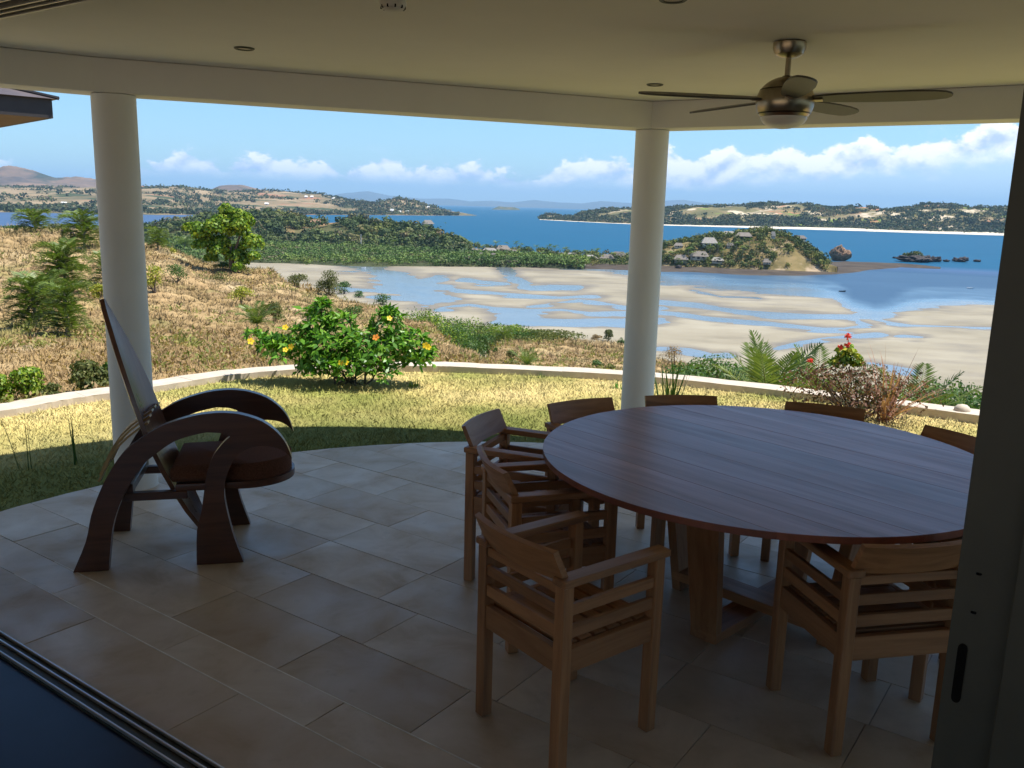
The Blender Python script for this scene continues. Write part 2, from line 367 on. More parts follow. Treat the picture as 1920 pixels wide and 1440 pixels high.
# ------------------------------------------------------------------ foliage in numpy
def unit(v): return v / np.maximum(np.linalg.norm(v, axis=-1, keepdims=True), 1e-9)
def leaves(P, D, L, Wd, up=None, fold=.25):
    """pointed folded leaves: base P, direction D, length L, width Wd -> verts, quads (one island each)"""
    n = len(P); L = np.broadcast_to(L, (n,))[:, None]; Wd = np.broadcast_to(Wd, (n,))[:, None]
    if up is None: up = unit(rng.normal(size=(n, 3)) + np.array([0, 0, 1.2]))
    s = unit(np.cross(D, up)); nn = np.cross(s, D)
    a = P; m = P + D * L * .45; tip = P + D * L - nn * L * .12
    v = np.stack([a, m + s * Wd * .5 + nn * fold * Wd * .5, tip, m - s * Wd * .5 + nn * fold * Wd * .5], 1)
    return v.reshape(-1, 3), np.arange(4 * n).reshape(-1, 4)
def blob_leaves(clumps, n, L, Wd, droop=.2, inner=.72):
    """leaf-sized faces spread through the shells of several clumps (centre, radii)"""
    c = np.array([q[0] for q in clumps], float); r = np.array([q[1] if hasattr(q[1], '__len__') else (q[1],) * 3 for q in clumps], float)
    w = (r[:, 0] * r[:, 2]); k = rng.choice(len(clumps), n, p=w / w.sum())
    d = unit(rng.normal(size=(n, 3))); d[:, 2] = np.where(d[:, 2] < -.35, -d[:, 2], d[:, 2])
    rad = rng.uniform(inner, 1.06, n)[:, None]
    P = c[k] + d * r[k] * rad
    D = unit(np.cross(d, rng.normal(size=(n, 3))) + .45 * d - np.array([0, 0, droop])); s = rng.uniform(.65, 1.3, n)
    return leaves(P - D * (L * s)[:, None] * .4, D, L * s, Wd * s, up=unit(d + .5 * rng.normal(size=(n, 3))))
def cat(parts):
    vs, fs, o = [], [], 0
    for v, f in parts: vs.append(v); fs.append(f + o); o += len(v)
    return np.concatenate(vs), np.concatenate(fs)

# ================================================================== SETTING
# wall line of the house: u runs along the sliding doors, v points out to the garden
UA = R(-35.165); U = np.array([math.cos(UA), math.sin(UA)]); VV = np.array([-U[1], U[0]]); WALL = 1.511
def uv(u, v): return (u * U[0] + v * VV[0], u * U[1] + v * VV[1])
def UVZ(a, b, h): x, y = uv(a, b); return (x, y, h)
TC, TR = (.126, 3.122), 3.459                      # terrace edge circle
CEIL, BEAM = 2.56, 2.37

# --- terrace floor: slab and single limestone tiles
ring = [(TC[0] + TR * math.cos(a), TC[1] + TR * math.sin(a)) for a in np.linspace(0, 2 * math.pi, 97)[:-1]]
def clip(poly, nx, ny, c):                          # keep nx*x+ny*y <= c
    out = []
    for i in range(len(poly)):
        p, q = poly[i], poly[(i + 1) % len(poly)]; dp = nx * p[0] + ny * p[1] - c; dq = nx * q[0] + ny * q[1] - c
        if dp <= 0: out.append(p)
        if dp * dq < 0: t = dp / (dp - dq); out.append((p[0] + t * (q[0] - p[0]), p[1] + t * (q[1] - p[1])))
    return out
slab = clip(ring, -VV[0], -VV[1], -(WALL - .03))
floor = MB().prism(slab, XYZ, -.16, -.006).build('terrace_floor', 'grout'); tag(floor, kind='structure')
ringpoly = [(TC[0] + (TR + .004) * math.cos(a), TC[1] + (TR + .004) * math.sin(a)) for a in np.linspace(0, 2 * math.pi, 73)[:-1]]
rows = [1.535, 1.848, 2.042, 2.39]
while rows[-1] < 6.8: rows.append(rows[-1] + .352)
starts = {0: -2.5, 1: -2.15, 2: -2.53, 3: -2.41, 4: -2.66, 5: -2.65}
for i, (v0, v1) in enumerate(zip(rows, rows[1:])):
    L = .98 if i == 0 else .85 if i == 1 else .695
    o = starts.get(i, -2.6 + (.347 if i % 2 else 0) + random.uniform(-.05, .05)); k0 = math.floor((-5 - o) / L)
    for k in range(k0, k0 + int(10 / L)):
        u0, u1 = o + k * L, o + (k + 1) * L; g = .0015
        q = [uv(u0 + g, v0 + g), uv(u1 - g, v0 + g), uv(u1 - g, v1 - g), uv(u0 + g, v1 - g)]
        if min(math.dist(p, TC) for p in q) > TR and math.dist(uv((u0 + u1) / 2, (v0 + v1) / 2), TC) > TR: continue
        if max(math.dist(p, TC) for p in q) > TR:
            for j in range(len(ringpoly)):
                a = ringpoly[j]; b = ringpoly[(j + 1) % len(ringpoly)]; nx, ny = b[1] - a[1], a[0] - b[0]
                q = clip(q, nx, ny, nx * a[0] + ny * a[1])
                if len(q) < 3: break
            if len(q) < 3: continue
            ar = abs(sum(q[j][0] * q[(j + 1) % len(q)][1] - q[(j + 1) % len(q)][0] * q[j][1] for j in range(len(q)))) / 2
            if ar < .004: continue
        q2 = []
        for p in q:
            if not q2 or math.dist(p, q2[-1]) > 1e-4: q2.append(p)
        mb = MB(); mb.prism(q2, XYZ, -.03, random.uniform(-.0012, .0008), .0012); mb.build('floor_tile', 'limestone', floor)

for vv in (1.848, 2.042): MB().prism([(-4.2, vv - .0028), (1.6, vv - .0028), (1.6, vv + .0028), (-4.2, vv + .0028)], UVZ, -.02, .0006).build('grout_line', 'pale_grout', floor)
# --- room behind the doors (dark interior the camera stands in)
tag(MB().box((-7, -4.2, -.16), (4, WALL - .075, -.004)).build('room_floor', 'room_floor', None, None, UA), kind='structure')
tag(MB().box((-7, -4.2, 2.5), (4, WALL - .09, 2.9)).build('room_ceiling', 'room_paint', None, None, UA), kind='structure')
mb = MB(); mb.box((-7.2, -4.4, -.2), (-5.8, -4.2, 2.9)); mb.box((-5.8, -4.4, 2.3), (3.2, -4.2, 2.9)); mb.box((3.2, -4.4, -.2), (4.2, -4.2, 2.9))  # wide opening between the piers added out of view, lets in fill light
tag(mb.build('room_wall_back', 'room_paint', None, None, UA), kind='structure')
tag(MB().box((-14, -26, -.4), (12, -4.4, -.03)).build('bounce_ground', 'bounce_warm', None, None, UA), kind='structure')  # added unseen ground, bounces warm sunlight through the back opening
tag(MB().box((-7.2, -4.2, -.2), (-7.0, WALL - .09, 2.9)).build('room_wall_left', 'room_paint', None, None, UA), kind='structure')
tag(MB().box((4.0, -4.2, -.2), (4.2, WALL - .09, 2.9)).build('room_wall_right', 'room_paint', None, None, UA), kind='structure')
mb = MB(); mb.box((-7.2, WALL - .09, -.2), (-4.9, WALL + .06, 2.56)); mb.box((-4.9, WALL - .09, 2.47), (2.2, WALL + .06, 2.56)); mb.box((2.2, WALL - .09, -.2), (4.2, WALL + .06, 2.56))
tag(mb.build('house_wall', 'wall_paint', None, None, UA), kind='structure')

# --- terrace ceiling / roof slab and edge beam
RC, RR = (.40, 3.78), 3.5
arc = [(RC[0] + RR * math.cos(a), RC[1] + RR * math.sin(a)) for a in np.linspace(R(52), R(168), 60)]
rp = arc + [(-4.5, 4.5), uv(-6.4, WALL + .1), uv(4.2, WALL + .1), uv(6.6, WALL + .1), uv(6.6, WALL + 3.4)]
tag(MB().prism(rp, XYZ, CEIL, CEIL + .05).build('terrace_ceiling', 'ceiling_paint'), kind='structure')
rp2 = [(RC[0] + (RR + .01) * math.cos(a), RC[1] + (RR + .01) * math.sin(a)) for a in np.linspace(R(52), R(168), 60)] + [(-4.52, 4.5), uv(-7.4, WALL - 1.0), uv(-7.4, WALL - 5.9), uv(6.7, WALL - 5.9), uv(6.7, WALL + 3.4)]
tag(MB().prism(rp2, XYZ, CEIL + .35, CEIL + .50).build('house_roof', 'roof_sheet'), kind='structure')
tag(MB().prism(rp, XYZ, CEIL + .053, CEIL + .347).build('roof_core', 'wall_paint'), kind='structure')
colL = np.array([*at(225, 520, 5.80)[:2]]); colL[:] = at(236, 560, 5.80)[:2]
colR = np.array(at(1209, 500, 6.74)[:2])
def beampts(off):      # polyline of the beam's inner face, pushed out by off
    a = colL + (-.05, -.13); b = colR + (-.03, -.13)
    P = [a + np.array([-.82, -.575]) * 2.3, a, b, b + np.array([.838, -.545]) * 3.9]
    out = []
    for i, p in enumerate(P):
        ns = []
        for q, w in ((P[i - 1], p) if i else (None, None), (p, P[i + 1]) if i < 3 else (None, None)):
            if q is not None: d = (w - q) / np.linalg.norm(w - q); ns.append(np.array([-d[1], d[0]]))
        m = sum(ns) / len(ns); m = m / (m @ ns[0]); out.append(tuple(p + m * off))
    return out
beam = empty('edge_beam', (*beampts(0)[1], BEAM), 0, 'white rendered edge beam under the terrace ceiling carried by two round columns', 'beam')
bi, bo = beampts(0), beampts(.24)
for i in range(3):
    mb = MB(); c = beampts(0)[1]
    mb.prism([(p[0] - c[0], p[1] - c[1]) for p in (bi[i], bi[i + 1], bo[i + 1], bo[i])], lambda a, b, h: (a, b, h - BEAM), BEAM, CEIL - .002, .006); mb.build('beam_segment', 'wall_paint', beam)
def column(c, label):
    o = MB().lathe([(.124, -.10), (.124, -.02), (.124, .6), (.123, 1.4), (.122, BEAM - .004)], 48).build('round_column', 'wall_paint', None, (c[0], c[1], 0), smooth=True)
    return tag(o, label, 'column', 'terrace columns')
column(colL, 'white round column behind the carved armchair'); column(colR, 'white round column behind the round dining table')

# --- garden lawn, kerb
kp = [(-7.0, 3.6), (-5.9, 5.2), (-4.9, 6.72), (-4.43, 7.37), (-4.19, 7.78), (-3.80, 8.23), (-3.16, 9.05), (-2.55, 9.52), (-1.8, 9.84), (-1.0, 10.0), (-.38, 9.98), (1.21, 9.79), (2.54, 9.28), (4.46, 8.20), (6.4, 6.6), (8.5, 4.2)]
def spline(P, n=8):
    P = np.array(P, float); out = []
    for i in range(len(P) - 1):
        a, b, c, d = P[max(i - 1, 0)], P[i], P[i + 1], P[min(i + 2, len(P) - 1)]
        for t in np.linspace(0, 1, n, endpoint=False): out.append(.5 * (2 * b + (c - a) * t + (2 * a - 5 * b + 4 * c - d) * t * t + (3 * b - a - 3 * c + d) * t ** 3))
    return np.array(out + [P[-1]])
K = spline(kp, 8)
kd = np.gradient(K, axis=0); kn = np.stack([-kd[:, 1], kd[:, 0]], 1); kn /= np.linalg.norm(kn, axis=1)[:, None]; kn *= np.sign((kn * (K - np.array([0, 4]))).sum(1))[:, None]; K = K - kn * .26
def lawnz(x, y): return -.07 + .03 * (vnoise(np.asarray(x) * .5, np.asarray(y) * .5, 5) - .5)
kerb = empty('garden_kerb', (K[60][0], K[60][1], -.2), 0, 'pale concrete kerb curving round the edge of the dry lawn', 'kerb')
step = 5
for i in range(0, len(K) - 1, step):
    j = min(i + step, len(K) - 1); idx = list(range(i, j + 1)); mb = MB(); o = kerb.location
    wv = lambda q: .28 + .015 * math.sin(q * 1.7)
    inn = [K[q] + kn[q] * .004 * math.sin(q * 2.3) for q in idx]; out = [K[q] + kn[q] * wv(q) for q in idx]
    for p in (inn, out): p[0] = p[0] + (p[1] - p[0]) * .0012; p[-1] = p[-1] + (p[-2] - p[-1]) * .0012
    pts = [(p[0] - o.x, p[1] - o.y) for p in inn] + [(p[0] - o.x, p[1] - o.y) for p in out[::-1]]
    mb.prism(pts, XYZ, -.5, .2 - .0 + random.uniform(-.002, .002), .003); mb.build('kerb_block', 'concrete', kerb)
inside = K - kn * -.02
lg = MB()
lr = [lg.bm.verts.new((p[0], p[1], float(lawnz(p[0], p[1])))) for p in inside]
lc = []
for q, p in enumerate(inside):
    pr = []
    base = np.array(TC) + (p - np.array(TC)) / np.linalg.norm(p - np.array(TC)) * (TR - .06)
    for t in np.linspace(0, 1, 14): w = p * (1 - t) + base * t; pr.append(lg.bm.verts.new((w[0], w[1], float(lawnz(*w)))))
    lc.append(pr)
for a, b in zip(lc, lc[1:]):
    for k in range(13): lg.bm.faces.new((a[k], b[k], b[k + 1], a[k + 1]))
for v in lr: lg.bm.verts.remove(v)
tag(lg.build('lawn', 'lawn_soil', smooth=True), kind='structure')
# blades of grass
n = 260000; x = rng.uniform(-5.6, 5.4, n); y = rng.uniform(4.0, 10.1, n)
from_c = np.hypot(x - TC[0], y - TC[1]); ok = from_c > TR + .012
ka = np.arctan2(K[:, 0] - TC[0], K[:, 1] - TC[1]); kr = np.hypot(K[:, 0] - TC[0], K[:, 1] - TC[1]); a = np.arctan2(x - TC[0], y - TC[1]); od = np.argsort(ka)
ok &= from_c < np.interp(a, ka[od], kr[od]) - .01
for c in (colL, colR): ok &= np.hypot(x - c[0], y - c[1]) > .13
x, y = x[ok], y[ok]; dens = fbm(x * 1.1, y * 1.1, 21); ok = rng.uniform(size=len(x)) < .35 + 1.1 * dens; x, y = x[ok], y[ok]
P = np.stack([x, y, lawnz(x, y) - .004], 1); n = len(P)
th = rng.uniform(0, 2 * math.pi, n); tl = rng.uniform(.3, 1.25, n)
D = np.stack([np.cos(th) * np.sin(tl), np.sin(th) * np.sin(tl), np.cos(tl)], 1); L = rng.uniform(.022, .055, n) * (.7 + .7 * fbm(x * 2.2, y * 2.2, 9)); sd_ = unit(np.cross(D, rng.normal(size=(n, 3)))) * .0034
v = np.stack([P - sd_, P + sd_, P + D * L[:, None]], 1).reshape(-1, 3)
tag(link('grass', npmesh('grass', v, np.arange(3 * n).reshape(-1, 3), 'lawn_grass')), 'short dry yellow grass covering the lawn inside the kerb', 'grass', kind='stuff')

# --- hillside beyond the kerb: surveyed profiles (distance, picture row) per bearing
prof = {-700: [(9.5, 0), (13, -.9), (25, -2.2), (60, -3.4), (130, -3.0), (200, -8), (300, -41)],
 0: [(13, 752), (20, 690), (35, 600), (60, 530), (90, 470), (130, 430), (160, -5.6), (220, -20), (320, -41)],
 200: [(13, 727), (20, 672), (35, 602), (60, 531), (90, 470), (125, 435), (160, -8), (220, -24), (300, -41)],
 300: [(13, 703), (20, 664), (35, 612), (60, 542), (90, 492), (118, 462), (150, -11), (210, -28), (280, -41)],
 400: [(13, 697), (20, 668), (35, 622), (60, 562), (90, 516), (114, 494), (145, -15), (200, -30), (270, -41)],
 500: [(13, 690), (20, 664), (35, 626), (60, 573), (85, 533), (108, 505), (140, -18), (200, -32), (260, -41)],
 600: [(13, 690), (20, 666), (35, 628), (60, 587), (90, 548), (120, -19), (170, -31), (250, -41)],
 700: [(13, 692), (20, 670), (35, 637), (60, 597), (78, 572), (110, -19), (160, -31), (240, -41)],
 800: [(13, 692), (20, 674), (35, 647), (50, 622), (62, 609), (90, -15), (140, -28), (235, -41)],
 880: [(13, 696), (20, 684), (30, 668), (40, 660), (60, -11), (100, -19), (150, -27), (235, -41)],
 950: [(13, 705), (20, 702), (30, -4.6), (60, 672), (100, 646), (130, 637), (170, -28), (235, -41)],
 1060: [(13, 712), (20, 712), (30, -5.2), (60, 678), (100, 650), (135, 638), (175, -29), (240, -41)],
 1160: [(13, 722), (20, 724), (30, -5.6), (60, 690), (100, 660), (130, 648), (170, -28), (240, -41)],
 1270: [(13, 736), (20, 742), (35, -6.8), (70, 705), (110, 690), (150, 682), (190, -33), (235, -41)],
 1420: [(13, 760), (20, 775), (40, -9), (80, -17.5), (130, -26), (170, -33), (215, -41)],
 1700: [(13, 790), (20, 815), (40, -10), (80, -19), (130, -28), (165, -34.5), (200, -41)],
 2000: [(13, 830), (20, 850), (40, -10.5), (80, -20), (130, -29), (160, -34.5), (195, -41)],
 2700: [(11, 0), (14, -1.2), (30, -6), (80, -20), (130, -29), (160, -34.5), (195, -41)]}
RG = np.concatenate([np.geomspace(8.6, 60, 90), np.linspace(61, 340, 170)])
paz, pz = [], []
for px, L in sorted(prof.items()):
    rs = [8.6, 10.6] if L[0][0] > 11.5 else [8.0]; zs = [-.35, -.75] if L[0][0] > 11.5 else [-.3]
    for r_, y_ in L: rs.append(r_); zs.append(y_ if y_ <= 0 else at(px, y_, r_)[2])
    rs.append(400); zs.append(-41.5); paz.append(pxaz(px, 560)); pz.append(np.interp(RG, rs, zs))
paz = np.array(paz); pz = np.array(pz)
for k in range(len(pz)):                       # round the breaks of slope
    w = np.convolve(np.pad(pz[k], 3, mode='edge'), np.ones(7) / 7, 'valid'); pz[k] = np.where(RG > 14, w, pz[k])
def hillz(x, y):
    x = np.asarray(x, float); y = np.asarray(y, float); az = np.arctan2(x, y); r = np.hypot(x, y)
    i = np.clip(np.searchsorted(paz, az) - 1, 0, len(paz) - 2); t = np.clip((az - paz[i]) / (paz[i + 1] - paz[i]), 0, 1); t = t * t * (3 - 2 * t)
    ri = np.interp(r, RG, np.arange(len(RG))); j = np.clip(np.floor(ri).astype(int), 0, len(RG) - 2); f = ri - j
    zz = (pz[i, j] * (1 - f) + pz[i, j + 1] * f) * (1 - t) + (pz[i + 1, j] * (1 - f) + pz[i + 1, j + 1] * f) * t
    amp = np.clip((r - 11) / 40, 0, 1)
    return zz + amp * (1.1 * (fbm(x * .07, y * .07, 3) - .5) + .8 * (fbm(x * .3, y * .3, 4) - .5) + .35 * (vnoise(x * 1.1, y * 1.1, 8) - .5))
AZ = np.linspace(R(-62), R(56), 420)
rr = np.concatenate([np.geomspace(8.7, 60, 110), np.linspace(61, 330, 150)])
A2, R2 = np.meshgrid(AZ, rr, indexing='ij')
def gridmesh(name, X, Y, Z, mat, smooth=True):
    a, b = X.shape; i = np.arange(a * b).reshape(a, b)
    f = np.stack([i[:-1, :-1], i[1:, :-1], i[1:, 1:], i[:-1, 1:]], -1).reshape(-1, 4)[:, ::-1]
    return npmesh(name, np.stack([X, Y, Z], -1).reshape(-1, 3), f, mat, smooth)
X, Y = R2 * np.sin(A2), R2 * np.cos(A2); Z = hillz(X, Y)
kaz = np.arctan2(K[:, 0], K[:, 1]); krr = np.hypot(K[:, 0], K[:, 1]); od2 = np.argsort(kaz)
kin = np.interp(A2, kaz[od2], krr[od2]); R2c = np.maximum(R2, kin + .18); X, Y = R2c * np.sin(A2), R2c * np.cos(A2); Z = np.minimum(hillz(X, Y), np.where(R2c < kin + .6, -.28, 1e9))
tag(link('hillside', gridmesh('hillside', X, Y, Z, 'hill_soil')), kind='structure')

# --- sea level: sand flats (bed) and water sheet
yU = np.array([(-800, 470), (300, 478), (480, 488), (640, 490), (860, 492), (1000, 500), (1120, 506), (1240, 530), (1380, 546), (1515, 554), (1570, 565), (1600, 583), (1640, 594), (1660, 592), (1705, 581), (1746, 576), (1860, 578), (2600, 570)], float)
strokes = [  # (half height in picture rows, bend points): creeks and pools left by the tide
 (5, [(625, 494), (660, 500), (705, 505), (725, 514), (742, 523), (767, 527), (800, 527), (822, 521)]), (9, [(735, 516), (752, 532), (775, 545), (800, 556)]),
 (7, [(745, 528), (790, 537), (830, 541)]), (4, [(640, 540), (705, 545), (755, 551), (792, 546), (830, 542), (880, 547), (960, 556), (1050, 561), (1110, 558)]),
 (6, [(715, 560), (790, 564), (832, 561), (800, 571)]), (3, [(830, 581), (880, 575), (930, 582)]), (5, [(938, 584), (990, 588), (1050, 587), (1100, 592), (1180, 590)]),
 (7, [(955, 598), (1010, 602), (1080, 604), (1165, 608), (1230, 606)]), (4, [(1105, 568), (1140, 573), (1180, 578), (1240, 578)]), (5, [(990, 538), (1030, 537), (1076, 539)]),
 (3, [(942, 503), (952, 512), (962, 522), (985, 531)]), (2.5, [(1085, 566), (1040, 571), (1000, 576)]), (3, [(870, 525), (900, 530), (945, 531)]),
 (5, [(1225, 568), (1290, 572), (1340, 580), (1380, 584), (1460, 589), (1542, 592), (1624, 592), (1640, 590)]), (5, [(1225, 586), (1280, 592), (1330, 600), (1380, 604), (1440, 608), (1488, 614), (1540, 621), (1583, 622)]),
 (3.5, [(1645, 598), (1665, 604), (1705, 611), (1786, 615), (1900, 617), (2100, 620)]), (5, [(1460, 662), (1478, 657), (1510, 650), (1545, 645), (1590, 639), (1640, 633)]),
 (3, [(1235, 655), (1290, 660), (1330, 668), (1360, 668)]), (4, [(1630, 688), (1665, 693), (1705, 700)]), (3, [(1690, 635), (1720, 638)]), (4, [(1600, 600), (1625, 612), (1583, 622)]), (2, [(1300, 545), (1350, 558), (1420, 560)])]
def bedlevel(px, py, x, y):
    ns = fbm(x * .012, y * .02, 31, 5) - .5; nf = fbm(x * .05, y * .09, 33, 6) - .5
    sc = np.clip((py - 470) / 90, .5, 1.6); yy = py + (ns * 16 + nf * 7) * sc
    b = np.clip((yy - np.interp(px, yU[:, 0], yU[:, 1])) / 9.0, -2.5, 1.0)
    for w, L in strokes:
        dmin = np.full(px.shape, 1e9)
        for (ax, ay), (bx, by) in zip(L, L[1:]):
            # rows count more than columns: the flats are seen at a grazing angle
            dx_, dy_ = (bx - ax) / 4, by - ay; qx, qy = (px - ax) / 4, yy - ay; t = np.clip((qx * dx_ + qy * dy_) / (dx_ * dx_ + dy_ * dy_ + 1e-9), 0, 1)
            dmin = np.minimum(dmin, np.hypot(qx - t * dx_, qy - t * dy_))
        b = np.minimum(b, np.clip((dmin - w) / (w * .9 + 3), -1, 1))
    return b * .22 + .30 * nf + .10 * ns
ra = np.geomspace(165, 1100, 420); A3, R3 = np.meshgrid(np.linspace(R(-34), R(40), 640), ra, indexing='ij'); X, Y = R3 * np.sin(A3), R3 * np.cos(A3)
px3, py3 = proj(X, Y, np.full(X.shape, SEA)); bed = bedlevel(px3, py3, X, Y)
t = NT('tidal_sand'); g = t.node('ShaderNodeNewGeometry'); sx = t.node('ShaderNodeSeparateXYZ'); t.link(g.outputs['Position'], sx.inputs[0])
hgt = t.math('SUBTRACT', sx.outputs[2], SEA); v = t.coord('World'); n1 = t.noise(t.coord('World', (.02, .035, .02)), 1, 5, .6); n2 = t.noise(t.coord('World', (.06, .12, .1)), 1, 6, .65)
c = t.ramp(n1, [(.32, (.20, .172, .118)), (.46, (.275, .238, .165)), (.68, (.335, .296, .215))])
wet = t.ramp(t.math('ADD', hgt, t.math('MULTIPLY', t.math('SUBTRACT', n2, .5), .42)), [(0.0, (1, 1, 1)), (.22, (0, 0, 0))])
c = t.mix(t.math('MULTIPLY', wet, .85), c, (.17, .14, .10)); t.set(color=c, rough=t.math('SUBTRACT', .8, t.math('MULTIPLY', wet, .35)), spec=.3); M['tidal_sand'] = t.m
tag(link('sand_flats', gridmesh('sand_flats', X, Y, SEA + bed, 'tidal_sand')), kind='structure')
# water
rw = np.concatenate([np.geomspace(160, 1100, 200), np.geomspace(1130, 45000, 70)]); aw = np.linspace(R(-75), R(75), 480)
A4, R4 = np.meshgrid(aw, rw, indexing='ij'); X, Y = R4 * np.sin(A4), R4 * np.cos(A4); px4, py4 = proj(X, Y, np.full(X.shape, SEA))
bl = bedlevel(px4, py4, X, Y); dep = np.clip(-bl / .55, 0, 1) * .45
yu = np.interp(px4, yU[:, 0], yU[:, 1]); nn_ = fbm(X * .008, Y * .012, 77, 4) - .5
far = np.clip((yu - py4 + nn_ * 40 - 6) / 26, 0, 1); dep = np.maximum(dep, .1 + .45 * far * (px4 > 1100))
dep = np.where(R4 > 690, np.maximum(dep, np.clip(.55 + (R4 - 690) / 130 * .45, 0, 1)), dep); dep = np.where((px4 < 480) & (R4 > 400), .78, dep)
dep = np.where((px4 > 1850) & (R4 < 690), np.minimum(dep, .6), dep)
me = gridmesh('sea', X, Y, np.full(X.shape, SEA), None); atv = me.attributes.new('depth', 'FLOAT', 'POINT'); atv.data.foreach_set('value', dep.astype(np.float32).ravel())
t = NT('sea_water'); an = t.node('ShaderNodeAttribute', attribute_name='depth'); d = an.outputs['Fac']
wv = t.noise(t.coord('World', (.012, .05, .05)), 1, 4, .6)
c = t.ramp(d, [(0, (.19, .175, .145)), (.05, (.18, .185, .18)), (.14, (.15, .19, .225)), (.30, (.12, .20, .27)), (.48, (.045, .092, .15)), (.62, (.034, .078, .14)), (.78, (.055, .10, .19)), (1, (.008, .080, .155))])
c = t.mix(1.0, c, t.ramp(wv, [(.3, (.86, .88, .9)), (.7, (1.12, 1.1, 1.08))]), 'MULTIPLY')
t.set(color=c, rough=t.ramp(d, [(0, (.10,) * 3), (.25, (.22,) * 3), (.6, (.45,) * 3)]), spec=t.ramp(d, [(0, (.5,) * 3), (.3, (.35,) * 3), (.6, (.12,) * 3), (1, (.06,) * 3)]))
t.bump(t.noise(t.coord('World', (.15, .6, .5)), 1, 4, .6), .25, .3); me.materials.append(t.m)
tag(link('sea', me), kind='structure')

# --- land masses across the water
class Land:
    """crest line given per bearing: (column, crest row, crest distance); front and back shores per bearing"""
    def __init__(s, pts, front, back, seed, rough=.25, lump=90., edge=25, pow_=1.0):
        s.px = np.array([p[0] for p in pts], float); s.az = np.array([pxaz(p[0], 410) for p in pts]); s.rt = np.array([p[2] for p in pts], float)
        s.zt = np.array([at(p[0], p[1], p[2])[2] - SEA for p in pts]); s.zt = np.maximum(s.zt, .3)
        s.fr = np.interp(s.px, [q[0] for q in front], [q[1] for q in front]); s.bk = np.interp(s.px, [q[0] for q in back], [q[1] for q in back])
        s.seed, s.rough, s.lump, s.edge, s.pow = seed, rough, lump, edge, pow_
    def z(s, x, y):
        az = np.arctan2(x, y); r = np.hypot(x, y); g = lambda a: np.interp(az, s.az, a)
        rt, zt, fr, bk = g(s.rt), g(s.zt), g(s.fr), g(s.bk)
        n = fbm(x / s.lump, y / s.lump, s.seed, 5) - .5
        fr2 = fr * (1 + .03 * n)
        t = np.where(r < rt, (r - fr2) / np.maximum(rt - fr2, 1), (bk - r) / np.maximum(bk - rt, 1)); q = np.clip(t, 0, 1)
        q2 = q ** s.pow; q2 = q2 * q2 * (3 - 2 * q2)
        h = zt * (q2 * (1 + s.rough * 2 * n * (1 - .35 * q2))) + .8 * np.clip(q * 12, 0, 1)
        out = (t < 0) | (az < s.az[0]) | (az > s.az[-1])
        return np.where(out, SEA - 1.5, SEA - .6 + h)
    def mesh(s, name, mat, na=260, nr=70):
        q = np.linspace(s.az[0], s.az[-1], na); t = np.linspace(-.05, 1.0, nr); A, T = np.meshgrid(q, t, indexing='ij')
        fr, bk = np.interp(A, s.az, s.fr), np.interp(A, s.az, s.bk); Rr = fr * .985 + (bk - fr * .985) * T; X, Y = Rr * np.sin(A), Rr * np.cos(A)
        return gridmesh(name, X, Y, s.z(X, Y), mat)
def landmat(name, stops, s1, patches, rough=.95):
    t = NT(name); v = t.coord('World'); c = t.ramp(t.noise(v, s1, 5, .6, .4), stops)
    for k, (sc, lo, hi, col) in enumerate(patches):
        ad = t.node('ShaderNodeVectorMath', operation='ADD'); t.link(v, ad.inputs[0]); ad.inputs[1].default_value = (913 * k, 377 * k, 0)
        c = t.mix(t.ramp(t.noise(ad.outputs[0], sc, 4, .6), [(lo, (0, 0, 0)), (hi, (1, 1, 1))]), c, col)
    t.set(color=c, rough=rough, spec=.1); M[name] = t.m
landmat('wooded_ground', [(.3, (.05, .06, .025)), (.6, (.10, .10, .04)), (.8, (.20, .15, .075))], .03, [(.012, .58, .66, (.38, .22, .11))])
landmat('mangrove_mud', [(.3, (.05, .06, .03)), (.7, (.075, .085, .035))], .05, [])
landmat('islet_ground', [(.3, (.10, .085, .035)), (.5, (.20, .155, .065)), (.7, (.29, .21, .10))], .06, [(.05, .56, .64, (.40, .30, .19))])
landmat('reef_mud', [(.3, (.05, .04, .033)), (.6, (.085, .068, .052)), (.8, (.13, .105, .075))], .05, [])
landmat('far_fields', [(.35, (.13, .11, .055)), (.5, (.25, .185, .105)), (.65, (.33, .245, .145))], .0035, [(.006, .54, .60, (.06, .075, .035)), (.004, .60, .68, (.33, .17, .10))])
landmat('mountain_ground', [(.35, (.09, .075, .065)), (.5, (.16, .115, .085)), (.65, (.25, .16, .105))], .003, [(.0035, .50, .60, (.05, .06, .045))])
landmat('island_ground', [(.35, (.07, .075, .035)), (.5, (.16, .14, .06)), (.65, (.28, .205, .115))], .008, [(.010, .56, .61, (.55, .45, .31)), (.009, .57, .62, (.17, .22, .045)), (.009, .61, .66, (.50, .22, .12))])
landmat('beach_sand', [(.3, (.58, .50, .38)), (.7, (.70, .62, .50))], .05, [])
landmat('range_ground', [(.3, (.05, .06, .05)), (.7, (.12, .11, .08))], .0004, [])
wood_l = Land([(180, 456, 900), (290, 438, 950), (330, 424, 980), (400, 415, 990), (480, 409, 980), (530, 414, 970), (580, 422, 960), (650, 418, 930), (720, 428, 900), (780, 430, 880), (830, 446, 850), (865, 462, 800), (900, 468, 750), (960, 474, 720), (1080, 484, 690), (1200, 492, 670), (1235, 497, 660)],
              [(180, 760), (480, 800), (700, 760), (860, 640), (1000, 610), (1235, 610)], [(180, 1250), (700, 1150), (860, 860), (960, 780), (1235, 740)], 11, .15, 70)
